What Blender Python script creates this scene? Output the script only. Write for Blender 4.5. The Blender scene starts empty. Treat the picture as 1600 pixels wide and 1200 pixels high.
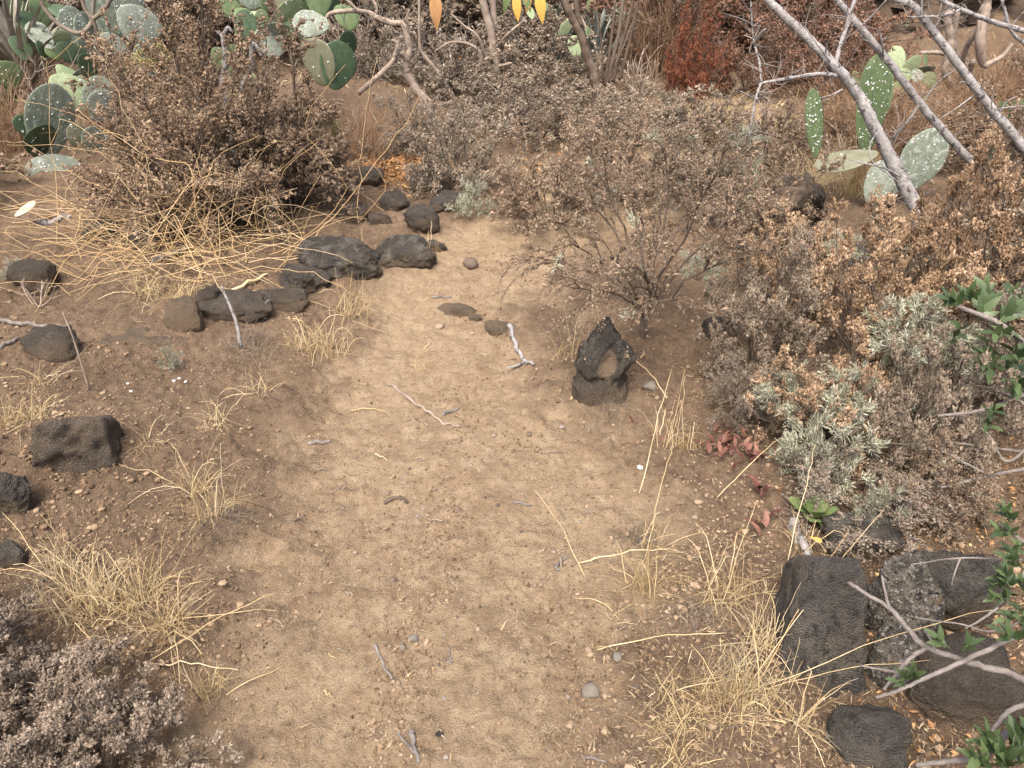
import bpy, bmesh, math
import numpy as np
from mathutils import Vector

sc = bpy.context.scene
COL = sc.collection
R = math.radians
# ------------------------------------------------------------------ camera, sky, sun, exposure
CAMZ, PITCH, FPX = 1.55, 32.0, 1180.0
cam_d = bpy.data.cameras.new("camera"); cam = bpy.data.objects.new("camera", cam_d); COL.objects.link(cam)
cam.location = (0, 0, CAMZ); cam.rotation_euler = (R(90 - PITCH), 0, 0)
cam_d.sensor_width = 36; cam_d.lens = 36 * FPX / 1600; cam_d.clip_start = 0.05; cam_d.clip_end = 500
sc.camera = cam
SUN_EL, SUN_AZ = 62.0, 200.0        # azimuth clockwise from +Y
w = bpy.data.worlds.new("World"); sc.world = w; w.use_nodes = True
nt = w.node_tree; nt.nodes.clear()
sky = nt.nodes.new("ShaderNodeTexSky"); sky.sky_type = 'NISHITA'; sky.sun_disc = False
sky.sun_elevation = R(SUN_EL); sky.sun_rotation = R(SUN_AZ)
sky.air_density = 0.6; sky.dust_density = 7.0; sky.ozone_density = 0.4
bg = nt.nodes.new("ShaderNodeBackground"); bg.inputs[1].default_value = 0.15
wo = nt.nodes.new("ShaderNodeOutputWorld")
nt.links.new(sky.outputs[0], bg.inputs[0]); nt.links.new(bg.outputs[0], wo.inputs[0])
sun_d = bpy.data.lights.new("sun", 'SUN'); sun_d.energy = 0.95; sun_d.angle = R(32); sun_d.color = (1, 0.975, 0.93)
sun = bpy.data.objects.new("sun", sun_d); COL.objects.link(sun)
az = R(SUN_AZ); el = R(SUN_EL)
sun.rotation_euler = Vector((math.sin(az) * math.cos(el), math.cos(az) * math.cos(el), math.sin(el))).to_track_quat('Z', 'Y').to_euler()
vs = sc.view_settings; vs.view_transform = 'Standard'; vs.look = 'None'; vs.gamma = 1; vs.use_curve_mapping = False
vs.exposure = 1.36

# ------------------------------------------------------------------ numpy noise
_prm = np.random.default_rng(7).random(4096)
def _hash(ix, iy, iz):
    h = (ix * 374761393 + iy * 668265263 + iz * 2147483647 + (ix * iy) * 1274126177) & 0x7fffffff
    h = ((h ^ (h >> 13)) * 1103515245 + iz * 12345) & 0x7fffffff
    return _prm[(h ^ (h >> 16)) & 4095]
def vnoise(x, y, z=0.0):
    x, y, z = np.broadcast_arrays(np.asarray(x, float), np.asarray(y, float), np.asarray(z, float))
    fx, fy, fz = np.floor(x), np.floor(y), np.floor(z)
    ix, iy, iz = fx.astype(np.int64), fy.astype(np.int64), fz.astype(np.int64)
    u, v, t = x - fx, y - fy, z - fz
    u = u * u * (3 - 2 * u); v = v * v * (3 - 2 * v); t = t * t * (3 - 2 * t)
    def pl(k):
        a = _hash(ix, iy, iz + k); b = _hash(ix + 1, iy, iz + k); c = _hash(ix, iy + 1, iz + k); d = _hash(ix + 1, iy + 1, iz + k)
        return (a * (1 - u) + b * u) * (1 - v) + (c * (1 - u) + d * u) * v
    if not np.any(t): return pl(0) * 2 - 1
    return (pl(0) * (1 - t) + pl(1) * t) * 2 - 1
def fbm(x, y, z=0.0, o=4, g=0.5):
    s = 0; a = 1
    for i in range(o):
        s = s + a * vnoise(np.asarray(x) * 2.03 ** i + 17.3 * i, np.asarray(y) * 2.03 ** i - 9.1 * i, np.asarray(z) * 2.03 ** i + 3.7 * i if np.ndim(z) else 0.0)
        a *= g
    return s
def sst(a, b, x):
    t = np.clip((np.asarray(x, float) - a) / (b - a), 0, 1); return t * t * (3 - 2 * t)
def nrm(v):
    return v / np.maximum(np.linalg.norm(v, axis=-1, keepdims=True), 1e-9)

# ------------------------------------------------------------------ terrain
cp, sp = math.cos(R(PITCH)), math.sin(R(PITCH))
CAM = np.array([0, 0, CAMZ])
def ray(px, py):
    dx = (px - 800) / FPX; dy = (600 - py) / FPX
    return np.array([dx, cp + dy * sp, -sp + dy * cp])
def flat(px, py):
    d = ray(px, py); return CAM + d * (-CAMZ / d[2])
_edge = [(1200, 350, 960), (1000, 400, 970), (800, 440, 1040), (700, 470, 960), (600, 505, 885), (500, 560, 850), (450, 590, 830), (400, 670, 900), (355, 700, 1010), (325, 760, 1120)]
_ey = np.array([flat(800, r)[1] for r, a, b in _edge]); _el = np.array([flat(a, r)[0] for r, a, b in _edge]); _er = np.array([flat(b, r)[0] for r, a, b in _edge])
_ey = np.append(_ey, [5.6, 6.6, 8.0]); _el = np.append(_el, [0.6, 1.3, 1.9]); _er = np.append(_er, [1.7, 2.3, 2.6])
def pathmask(x, y):
    l = np.interp(y, _ey, _el); r = np.interp(y, _ey, _er)
    n = 0.17 * fbm(x * 2.2, y * 2.2 + 40, o=3) + 0.10 * fbm(x * 9, y * 9, o=4, g=0.7)
    s = 0.26
    m = sst(-s, s, x - l + n) * sst(-s, s, r - x + n)
    return m * sst(8.2, 7.0, y)
def macro(x, y):
    h = 0.05 * vnoise(x * 0.7 + 3, y * 0.7) + 0.02 * vnoise(x * 1.9, y * 1.9 + 7)
    h = h + 0.10 * sst(-0.7, -1.9, x) * sst(1.0, 2.0, y) + 0.08 * sst(0.9, 1.8, x) * sst(3.0, 1.6, y)
    h = h + 0.05 * np.maximum(0, y - 5) + 0.42 * np.maximum(0, y - 10.5) + 0.05 * np.maximum(0, np.abs(x) - 4)
    return h
def height(x, y):
    x = np.asarray(x, float); y = np.asarray(y, float)
    m = pathmask(x, y)
    h = macro(x, y) - 0.03 * m
    rough = 1 - 0.62 * m
    h = h + rough * 0.018 * fbm(x * 5, y * 5, o=3) + 0.0085 * (1 - 0.28 * m) * fbm(x * 17, y * 17 + 5, o=5, g=0.68)
    pl = vnoise(x * 8 + 31, y * 8); h = h + m * 0.0025 * sst(0.0, 0.25, pl)          # crusted plates of trodden dirt
    cl = vnoise(x * 27 + 5, y * 27); cl2 = vnoise(x * 55, y * 55 + 9)
    h = h + (rough * 0.020 + 0.004 * sst(0.2, -0.2, pl)) * np.maximum(0, cl - 0.15) + (rough * 0.010 + 0.004 * sst(0.2, -0.3, pl)) * np.maximum(0, cl2 - 0.1)
    h = h - m * 0.007 * np.exp(-np.abs(fbm(x * 6.5 + 3, y * 6.5, o=3)) / 0.07) * sst(-0.2, 0.4, vnoise(x * 3 + 2, y * 3))      # drying cracks and creases
    # worn, scuffed hollows in the trodden dirt
    h = h - m * 0.007 * sst(0.25, 0.6, vnoise(x * 4.2 + 11, y * 3.2))
    return h
def at(px, py):
    d = ray(px, py); t = np.linspace(0.5, 40, 3000)
    P = CAM + d * t[:, None]; s = P[:, 2] - macro(P[:, 0], P[:, 1])
    i = int(np.argmax(s < 0)) if np.any(s < 0) else len(t) - 1
    t = np.linspace(t[max(i - 2, 0)], t[min(i + 2, len(t) - 1)], 300); P = CAM + d * t[:, None]
    s = P[:, 2] - height(P[:, 0], P[:, 1]); i = int(np.argmax(s < 0)); p = P[i].copy()
    p[2] = float(height(p[0], p[1])); return p
def atY(px, py, Y):
    d = ray(px, py); return CAM + d * (Y / d[1])
def atZ(px, py, z):                     # on the line of sight, at a height above the ground
    d = ray(px, py); p = CAM.copy(); t = (CAMZ - z) / -d[2]
    for _ in range(4):
        p = CAM + d * t; t = (CAMZ - z - float(macro(p[0], p[1]))) / -d[2]
    return CAM + d * t
def ground(x, y): return float(height(x, y))
def dep(p): return (p[1] * cp - (p[2] - CAMZ) * sp)     # distance along the viewing axis
def m_per_px(p): return dep(p) / FPX

# ------------------------------------------------------------------ mesh helpers
def mesh(name, V, T=None, Q=None, flat_shade=False):
    V = np.asarray(V, np.float32).reshape(-1, 3); me = bpy.data.meshes.new(name)
    T = np.zeros((0, 3), np.int32) if T is None else np.asarray(T, np.int32).reshape(-1, 3)
    Q = np.zeros((0, 4), np.int32) if Q is None else np.asarray(Q, np.int32).reshape(-1, 4)
    me.vertices.add(len(V)); me.vertices.foreach_set("co", V.ravel())
    me.loops.add(T.size + Q.size); me.loops.foreach_set("vertex_index", np.concatenate([T.ravel(), Q.ravel()]))
    me.polygons.add(len(T) + len(Q))
    me.polygons.foreach_set("loop_start", np.concatenate([np.arange(len(T)) * 3, T.size + np.arange(len(Q)) * 4]).astype(np.int32))
    me.update(calc_edges=True)
    if flat_shade: me.shade_flat()
    return me
class MB:
    def __init__(s): s.V = []; s.T = []; s.Q = []; s.n = 0
    def add(s, V, T=None, Q=None):
        V = np.asarray(V, float).reshape(-1, 3); s.V.append(V)
        if T is not None and len(T): s.T.append(np.asarray(T).reshape(-1, 3) + s.n)
        if Q is not None and len(Q): s.Q.append(np.asarray(Q).reshape(-1, 4) + s.n)
        s.n += len(V); return s
    def mesh(s, name, flat_shade=False, off=None):
        V = np.concatenate(s.V)
        if off is not None: V = V - np.asarray(off)
        return mesh(name, V, np.concatenate(s.T) if s.T else None, np.concatenate(s.Q) if s.Q else None, flat_shade)
def tubes(P, Rr, k=4, cap=False):
    P = np.asarray(P, float); Rr = np.asarray(Rr, float)
    if P.ndim == 2: P = P[None]; Rr = Rr[None]
    if cap:
        P = np.concatenate([P[:, :1], P, P[:, -1:]], 1); z = np.zeros((len(P), 1)); Rr = np.concatenate([z, Rr, z], 1)
    N, M, _ = P.shape
    T = np.gradient(P, axis=1)
    if cap: T[:, 0] = T[:, 1] = P[:, 2] - P[:, 1]; T[:, -1] = T[:, -2] = P[:, -2] - P[:, -3]
    T = nrm(T); mean = nrm(P[:, -1] - P[:, 0])
    ax = np.argmin(np.abs(mean), axis=1); ref = np.eye(3)[ax][:, None, :]
    A = nrm(np.cross(T, ref)); B = np.cross(T, A)
    an = np.arange(k) * 2 * np.pi / k
    V = P[:, :, None] + Rr[:, :, None, None] * (A[:, :, None] * np.cos(an)[:, None] + B[:, :, None] * np.sin(an)[:, None])
    idx = np.arange(N * M * k).reshape(N, M, k)
    a = idx[:, :-1]; b = idx[:, 1:]
    Q = np.stack([a, np.roll(a, -1, 2), np.roll(b, -1, 2), b], -1).reshape(-1, 4)
    return V.reshape(-1, 3), None, Q
def octas(C, S, rng, stretch=None, axis=None):
    n = len(C); S = np.broadcast_to(np.asarray(S, float), (n,))
    a = nrm(rng.normal(size=(n, 3))) if axis is None else nrm(axis + 1e-6)
    b = nrm(np.cross(a, rng.normal(size=(n, 3)))); c = np.cross(a, b)
    st = 1.0 if stretch is None else stretch
    ss = S[:, None]
    V = np.stack([C + a * ss * st, C - a * ss * st, C + b * ss, C - b * ss, C + c * ss, C - c * ss], 1)
    f = np.array([[0, 2, 4], [0, 4, 3], [0, 3, 5], [0, 5, 2], [1, 4, 2], [1, 3, 4], [1, 5, 3], [1, 2, 5]])
    T = (np.arange(n)[:, None, None] * 6 + f).reshape(-1, 3)
    return V.reshape(-1, 3), T, None
def blades(C, D, L, W, rng, fold=0.25, curl=0.0):
    """narrow leaves: root C, direction D, length L, width W; two folded halves"""
    n = len(C); D = nrm(D); L = np.broadcast_to(L, (n,))[:, None]; W = np.broadcast_to(W, (n,))[:, None]
    s = nrm(np.cross(D, rng.normal(size=(n, 3)))); u = np.cross(s, D)
    mid = C + D * L * 0.5 + u * W * fold + u * L * curl
    tip = C + D * L
    V = np.stack([C, mid + s * W * 0.5 - u * W * fold, tip, mid - s * W * 0.5 - u * W * fold, mid], 1)
    f = np.array([[0, 1, 4], [1, 2, 4], [2, 3, 4], [3, 0, 4]]) if fold else np.array([[0, 1, 2], [0, 2, 3]])
    T = (np.arange(n)[:, None, None] * 5 + f).reshape(-1, 3)
    return V.reshape(-1, 3), T, None
def spline(pts, n):
    p = np.asarray(pts, float); t = np.linspace(0, len(p) - 1, n); out = []
    q = np.vstack([2 * p[0] - p[1], p, 2 * p[-1] - p[-2]])
    for x in t:
        i = min(int(x), len(p) - 2); u = x - i; a, b, c, d = q[i:i + 4]
        out.append(0.5 * (2 * b + (c - a) * u + (2 * a - 5 * b + 4 * c - d) * u * u + (3 * b - a - 3 * c + d) * u ** 3))
    return np.array(out)

# ------------------------------------------------------------------ object helpers
def tag(o, label=None, cat=None, group=None, kind=None):
    if label: o["label"] = label
    if cat: o["category"] = cat
    if group: o["group"] = group
    if kind: o["kind"] = kind
    return o
def obj(name, me, m=None, parent=None, kind=None, label=None):
    o = bpy.data.objects.new(name, me); COL.objects.link(o)
    if m is not None and not me.materials: me.materials.append(m)
    if parent is not None: o.parent = parent
    return tag(o, label, kind=kind)
def thing(name, loc, label, cat, group=None, rz=0.0, scale=1.0):
    o = bpy.data.objects.new(name, None); COL.objects.link(o); o.empty_display_size = 0.05
    o.location = [float(v) for v in loc]; o.rotation_euler = (0, 0, rz)
    o.scale = (scale,) * 3 if np.isscalar(scale) else scale
    return tag(o, label, cat, group)
def copy_tree(o, parent=None):
    c = o.copy(); COL.objects.link(c); c.parent = parent
    for ch in o.children: copy_tree(ch, c)
    return c

# ------------------------------------------------------------------ materials
def pm(name, ramp, scale=8.0, detail=6.0, island=0.0, noise=1.0, rough=0.85, bump=0.0, bscale=60.0, spec=0.25, objrand=0.0, stops=None, dirt=None, rotvec=None, trans=0.0):
    m = bpy.data.materials.new(name); m.use_nodes = True; N = m.node_tree.nodes; Lk = m.node_tree.links
    p = N["Principled BSDF"]; p.inputs["Roughness"].default_value = rough; p.inputs["Specular IOR Level"].default_value = spec
    tc = N.new("ShaderNodeTexCoord"); co = tc.outputs["Object"]
    oi = N.new("ShaderNodeObjectInfo")
    add = N.new("ShaderNodeVectorMath"); add.operation = 'ADD'; sc3 = N.new("ShaderNodeVectorMath"); sc3.operation = 'SCALE'
    cmb = N.new("ShaderNodeCombineXYZ")
    for i in range(3): Lk.new(oi.outputs["Random"], cmb.inputs[i])
    Lk.new(cmb.outputs[0], sc3.inputs[0]); sc3.inputs["Scale"].default_value = 37.0
    Lk.new(co, add.inputs[0]); Lk.new(sc3.outputs[0], add.inputs[1]); co = add.outputs[0]
    if rotvec:
        mp = N.new("ShaderNodeMapping"); mp.inputs["Scale"].default_value = rotvec; Lk.new(co, mp.inputs[0]); co = mp.outputs[0]
    nz = N.new("ShaderNodeTexNoise"); nz.inputs["Scale"].default_value = scale; nz.inputs["Detail"].default_value = detail; nz.inputs["Roughness"].default_value = 0.65
    Lk.new(co, nz.inputs["Vector"])
    def math_(op, a, b):
        q = N.new("ShaderNodeMath"); q.operation = op
        for i, v in enumerate((a, b)):
            if hasattr(v, "links"): Lk.new(v, q.inputs[i])
            else: q.inputs[i].default_value = v
        return q.outputs[0]
    f = math_('MULTIPLY', math_('SUBTRACT', nz.outputs["Fac"], 0.5), 1.7 * noise)
    f = math_('ADD', f, 0.5)
    if island:
        ge = N.new("ShaderNodeNewGeometry")
        f = math_('ADD', f, math_('MULTIPLY', math_('SUBTRACT', ge.outputs["Random Per Island"], 0.5), island))
    if objrand: f = math_('ADD', f, math_('MULTIPLY', math_('SUBTRACT', oi.outputs["Random"], 0.5), objrand))
    cr = N.new("ShaderNodeValToRGB"); e = cr.color_ramp.elements
    st = stops or np.linspace(0, 1, len(ramp))
    while len(e) < len(ramp): e.new(0.5)
    for i, c in enumerate(ramp): e[i].position = float(st[i]); e[i].color = (*c, 1)
    Lk.new(f, cr.inputs[0]); col = cr.outputs[0]
    for d in (dirt or []):       # (colour, noise scale, low, high): patches with a shape of their own
        dn = N.new("ShaderNodeTexNoise"); dn.inputs["Scale"].default_value = d[1]; dn.inputs["Detail"].default_value = 7; dn.inputs["Roughness"].default_value = 0.7
        Lk.new(co, dn.inputs["Vector"]); mr = N.new("ShaderNodeMapRange"); mr.inputs["From Min"].default_value = d[2]; mr.inputs["From Max"].default_value = d[3]
        Lk.new(dn.outputs["Fac"], mr.inputs["Value"])
        mx = N.new("ShaderNodeMix"); mx.data_type = 'RGBA'; Lk.new(mr.outputs[0], mx.inputs["Factor"]); Lk.new(col, mx.inputs[6]); mx.inputs[7].default_value = (*d[0], 1); col = mx.outputs[2]
    Lk.new(col, p.inputs["Base Color"])
    if bump:
        b = N.new("ShaderNodeBump"); b.inputs["Strength"].default_value = bump; b.inputs["Distance"].default_value = 0.01
        bn = N.new("ShaderNodeTexNoise"); bn.inputs["Scale"].default_value = bscale; bn.inputs["Detail"].default_value = 8; bn.inputs["Roughness"].default_value = 0.7
        Lk.new(co, bn.inputs["Vector"]); Lk.new(bn.outputs["Fac"], b.inputs["Height"]); Lk.new(b.outputs[0], p.inputs["Normal"])
    if trans:
        tr = N.new("ShaderNodeBsdfTranslucent"); Lk.new(col, tr.inputs["Color"]); ms = N.new("ShaderNodeMixShader"); ms.inputs[0].default_value = trans
        Lk.new(p.outputs[0], ms.inputs[1]); Lk.new(tr.outputs[0], ms.inputs[2]); Lk.new(ms.outputs[0], N["Material Output"].inputs["Surface"])
    return m
M = {}
def basalt(name, ramp, lichen=(), dust=0.0, dustcol=(0.205, 0.15, 0.098)):
    """vesicular lava: mottled dark base, pits, lichen spots, settled dust"""
    m = pm(name, ramp, scale=9, detail=10, rough=0.92, spec=0.2, dirt=list(lichen))
    N = m.node_tree.nodes; Lk = m.node_tree.links; p = N["Principled BSDF"]
    tc = N.new("ShaderNodeTexCoord"); vo = N.new("ShaderNodeTexVoronoi"); vo.inputs["Scale"].default_value = 210; vo.inputs["Randomness"].default_value = 1
    nz = N.new("ShaderNodeTexNoise"); nz.inputs["Scale"].default_value = 32; nz.inputs["Detail"].default_value = 12; nz.inputs["Roughness"].default_value = 0.8
    Lk.new(tc.outputs["Object"], vo.inputs["Vector"]); Lk.new(tc.outputs["Object"], nz.inputs["Vector"])
    mr = N.new("ShaderNodeMapRange"); mr.inputs["From Max"].default_value = 0.6; Lk.new(vo.outputs["Distance"], mr.inputs["Value"])
    ad = N.new("ShaderNodeMath"); ad.operation = 'MULTIPLY_ADD'; Lk.new(nz.outputs["Fac"], ad.inputs[0]); ad.inputs[1].default_value = 3.0; Lk.new(mr.outputs[0], ad.inputs[2])
    b = N.new("ShaderNodeBump"); b.inputs["Strength"].default_value = 1.0; b.inputs["Distance"].default_value = 0.017; Lk.new(ad.outputs[0], b.inputs["Height"]); Lk.new(b.outputs[0], p.inputs["Normal"])
    # fine pale mineral grain
    src = p.inputs["Base Color"].links[0].from_socket
    v2 = N.new("ShaderNodeTexNoise"); v2.inputs["Scale"].default_value = 170; v2.inputs["Detail"].default_value = 4; Lk.new(tc.outputs["Object"], v2.inputs["Vector"])
    m2 = N.new("ShaderNodeMapRange"); m2.inputs["From Min"].default_value = 0.54; m2.inputs["From Max"].default_value = 0.72; m2.inputs["To Max"].default_value = 0.55; Lk.new(v2.outputs["Fac"], m2.inputs["Value"])
    mx = N.new("ShaderNodeMix"); mx.data_type = 'RGBA'; Lk.new(m2.outputs[0], mx.inputs["Factor"]); Lk.new(src, mx.inputs[6]); mx.inputs[7].default_value = (0.22, 0.20, 0.17, 1); src = mx.outputs[2]
    if dust:
        sx = N.new("ShaderNodeSeparateXYZ"); Lk.new(tc.outputs["Generated"], sx.inputs[0])
        n3 = N.new("ShaderNodeTexNoise"); n3.inputs["Scale"].default_value = 7; n3.inputs["Detail"].default_value = 8; Lk.new(tc.outputs["Object"], n3.inputs["Vector"])
        a = N.new("ShaderNodeMath"); a.operation = 'MULTIPLY_ADD'; Lk.new(n3.outputs["Fac"], a.inputs[0]); a.inputs[1].default_value = 1.6
        ng = N.new("ShaderNodeMath"); ng.operation = 'MULTIPLY'; Lk.new(sx.outputs[2], ng.inputs[0]); ng.inputs[1].default_value = -1.0; Lk.new(ng.outputs[0], a.inputs[2])
        r3 = N.new("ShaderNodeMapRange"); r3.inputs["From Min"].default_value = 0.55 - dust; r3.inputs["From Max"].default_value = 1.0 - dust; r3.inputs["To Max"].default_value = 0.8; Lk.new(a.outputs[0], r3.inputs["Value"])
        mx = N.new("ShaderNodeMix"); mx.data_type = 'RGBA'; Lk.new(r3.outputs[0], mx.inputs["Factor"]); Lk.new(src, mx.inputs[6]); mx.inputs[7].default_value = (*dustcol, 1); src = mx.outputs[2]
    Lk.new(src, p.inputs["Base Color"])
    return m
LP = (0.34, 0.34, 0.27); LO = (0.36, 0.17, 0.03)
M['rock'] = basalt("basalt_dark", [(0.052, 0.046, 0.039), (0.118, 0.103, 0.086), (0.21, 0.182, 0.147)], [((0.19, 0.17, 0.135), 14, 0.55, 0.70)], dust=0.40)
M['rock_big'] = basalt("basalt_big", [(0.05, 0.046, 0.042), (0.115, 0.105, 0.092), (0.215, 0.193, 0.163)], [((0.20, 0.17, 0.13), 8, 0.48, 0.66), ((0.045, 0.041, 0.037), 26, 0.52, 0.64), (LO, 18, 0.73, 0.8)], dust=0.08)
M['rock_dusty'] = basalt("basalt_dusty", [(0.055, 0.046, 0.038), (0.115, 0.095, 0.075), (0.19, 0.155, 0.118)], [((0.2, 0.17, 0.13), 12, 0.55, 0.7)], dust=0.52)
M['rock_lichen'] = basalt("basalt_lichen", [(0.05, 0.045, 0.04), (0.09, 0.08, 0.07), (0.14, 0.125, 0.10)], [((0.30, 0.27, 0.21), 30, 0.44, 0.58), (LO, 13, 0.58, 0.66), ((0.55, 0.53, 0.48), 85, 0.54, 0.60), ((0.045, 0.04, 0.036), 60, 0.53, 0.60)])
M['rock_grey'] = basalt("basalt_grey_lichen", [(0.042, 0.038, 0.033), (0.098, 0.087, 0.074), (0.175, 0.153, 0.126)], [((0.24, 0.225, 0.18), 17, 0.48, 0.64), ((0.06, 0.055, 0.05), 30, 0.55, 0.65), ((0.42, 0.36, 0.05), 22, 0.72, 0.77)], dust=0.36)
M['stone_flush'] = basalt("dust_filled_stone", [(0.11, 0.09, 0.068), (0.19, 0.15, 0.105), (0.26, 0.205, 0.145)], [((0.26, 0.19, 0.125), 9, 0.40, 0.60)], dust=0.5, dustcol=(0.26, 0.19, 0.12))
M['rock_block'] = basalt("basalt_block", [(0.055, 0.047, 0.039), (0.115, 0.096, 0.076), (0.19, 0.158, 0.12)], [((0.21, 0.165, 0.12), 10, 0.45, 0.60)], dust=0.34)
M['rock_tan'] = basalt("tan_stone", [(0.16, 0.12, 0.085), (0.24, 0.18, 0.13), (0.32, 0.25, 0.18)], [], dust=0.1)
M['pebble'] = pm("pebble", [(0.10, 0.08, 0.065), (0.19, 0.135, 0.095), (0.28, 0.2, 0.14), (0.24, 0.21, 0.18)], scale=20, noise=0.3, objrand=1.0, rough=0.9, bump=0.4, bscale=200)
M['clod'] = pm("soil_crumb", [(0.10, 0.066, 0.041), (0.20, 0.14, 0.088), (0.34, 0.255, 0.17)], scale=3, island=0.8, rough=0.95, spec=0.1)
M['straw'] = pm("straw", [(0.30, 0.21, 0.10), (0.50, 0.385, 0.205), (0.68, 0.57, 0.37)], scale=6, island=0.7, objrand=0.5, rough=0.6, spec=0.3)
M['straw_gold'] = pm("straw_gold", [(0.33, 0.205, 0.09), (0.49, 0.34, 0.165), (0.62, 0.485, 0.29)], scale=5, island=0.4, objrand=0.7, rough=0.6, spec=0.3)
M['straw_grey'] = pm("straw_grey", [(0.10, 0.08, 0.06), (0.2, 0.165, 0.12), (0.36, 0.31, 0.24)], scale=5, island=0.9, rough=0.8)
M['twig_dark'] = pm("twig_dark", [(0.045, 0.033, 0.025), (0.095, 0.071, 0.052), (0.21, 0.165, 0.125)], scale=12, island=0.8, rough=0.9, bump=0.3, bscale=150)
M['deadwood'] = pm("deadwood_grey", [(0.15, 0.138, 0.13), (0.32, 0.30, 0.285), (0.48, 0.46, 0.44)], scale=22, detail=8, rough=0.85, bump=1.0, bscale=70, dirt=[((0.07, 0.06, 0.055), 30, 0.53, 0.62)])
M['deadwood_dark'] = pm("thorn_twig_bark", [(0.09, 0.076, 0.066), (0.20, 0.175, 0.155), (0.33, 0.30, 0.27)], scale=30, detail=8, rough=0.9, bump=0.7, bscale=120)
M['deadwood_tan'] = pm("deadwood_tan", [(0.15, 0.115, 0.088), (0.285, 0.228, 0.178), (0.42, 0.345, 0.275)], scale=14, rough=0.85, bump=0.5, bscale=90, objrand=0.3)
M['smooth_bark'] = pm("smooth_bark", [(0.11, 0.09, 0.065), (0.17, 0.14, 0.105), (0.23, 0.195, 0.15)], scale=10, rough=0.7, bump=0.3, bscale=60)
M['rough_bark'] = pm("rough_bark", [(0.05, 0.036, 0.028), (0.12, 0.088, 0.065), (0.21, 0.165, 0.125)], scale=14, rough=0.9, bump=1.0, bscale=26, rotvec=(1, 1, 0.2))
M['litter_orange'] = pm("leaf_litter_orange", [(0.17, 0.085, 0.04), (0.33, 0.175, 0.07), (0.46, 0.29, 0.14)], scale=3, island=0.9, rough=0.7)
M['litter_dark'] = pm("litter_dark", [(0.05, 0.035, 0.026), (0.12, 0.085, 0.06), (0.26, 0.20, 0.14)], scale=3, island=1.0, rough=0.9)
M['red_leaf'] = pm("red_leaf", [(0.06, 0.024, 0.02), (0.125, 0.05, 0.038), (0.24, 0.125, 0.09)], scale=14, objrand=0.8, rough=0.6)
M['green_leaf'] = pm("fleshy_green_leaf", [(0.085, 0.125, 0.042), (0.14, 0.195, 0.07), (0.215, 0.27, 0.11)], scale=18, objrand=0.6, rough=0.45, spec=0.4, trans=0.1)
M['glossy_leaf'] = pm("glossy_leaf", [(0.032, 0.052, 0.020), (0.056, 0.086, 0.033), (0.105, 0.145, 0.058)], scale=14, objrand=0.9, rough=0.4, spec=0.4, trans=0.12)
M['yellow_leaf'] = pm("yellow_leaf", [(0.55, 0.33, 0.08), (0.7, 0.45, 0.1)], scale=8, rough=0.6, trans=0.2)
M['silver'] = pm("silver_leaf", [(0.20, 0.205, 0.145), (0.35, 0.355, 0.255), (0.52, 0.51, 0.40)], scale=2.5, island=0.7, rough=0.85, trans=0.1)
M['dry_leaf'] = pm("dry_grey_leaf", [(0.105, 0.082, 0.06), (0.21, 0.166, 0.122), (0.36, 0.30, 0.23)], scale=3, island=0.9, rough=0.9)
def beads(name, a, b, c): M[name] = pm(name, [a, b, c], scale=3.5, detail=3, island=0.55, noise=0.8, objrand=0.2, rough=0.9, spec=0.15)
beads('heads_brown', (0.10, 0.07, 0.046), (0.21, 0.152, 0.103), (0.38, 0.295, 0.21))
beads('heads_umber', (0.115, 0.078, 0.049), (0.235, 0.165, 0.108), (0.41, 0.31, 0.205))
beads('heads_gold', (0.115, 0.072, 0.042), (0.27, 0.18, 0.108), (0.55, 0.41, 0.275))
beads('heads_grey', (0.10, 0.079, 0.059), (0.21, 0.17, 0.13), (0.38, 0.32, 0.25))
beads('heads_tan', (0.11, 0.086, 0.061), (0.225, 0.178, 0.13), (0.40, 0.33, 0.25))
beads('heads_ash', (0.09, 0.068, 0.049), (0.185, 0.145, 0.108), (0.34, 0.28, 0.215))
beads('heads_rust', (0.075, 0.042, 0.029), (0.16, 0.09, 0.06), (0.31, 0.2, 0.14))
beads('heads_red', (0.075, 0.025, 0.017), (0.16, 0.055, 0.032), (0.27, 0.12, 0.065))
beads('tips_yellow', (0.20, 0.17, 0.07), (0.32, 0.28, 0.12), (0.45, 0.40, 0.2))
M['rust_wisp'] = pm("rust_wisp", [(0.15, 0.088, 0.05), (0.25, 0.155, 0.088), (0.38, 0.26, 0.165)], scale=4, island=0.8, rough=0.8)
M['spot'] = pm("cochineal_wax", [(0.55, 0.55, 0.53), (0.72, 0.72, 0.70)], scale=30, rough=0.95)
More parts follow.
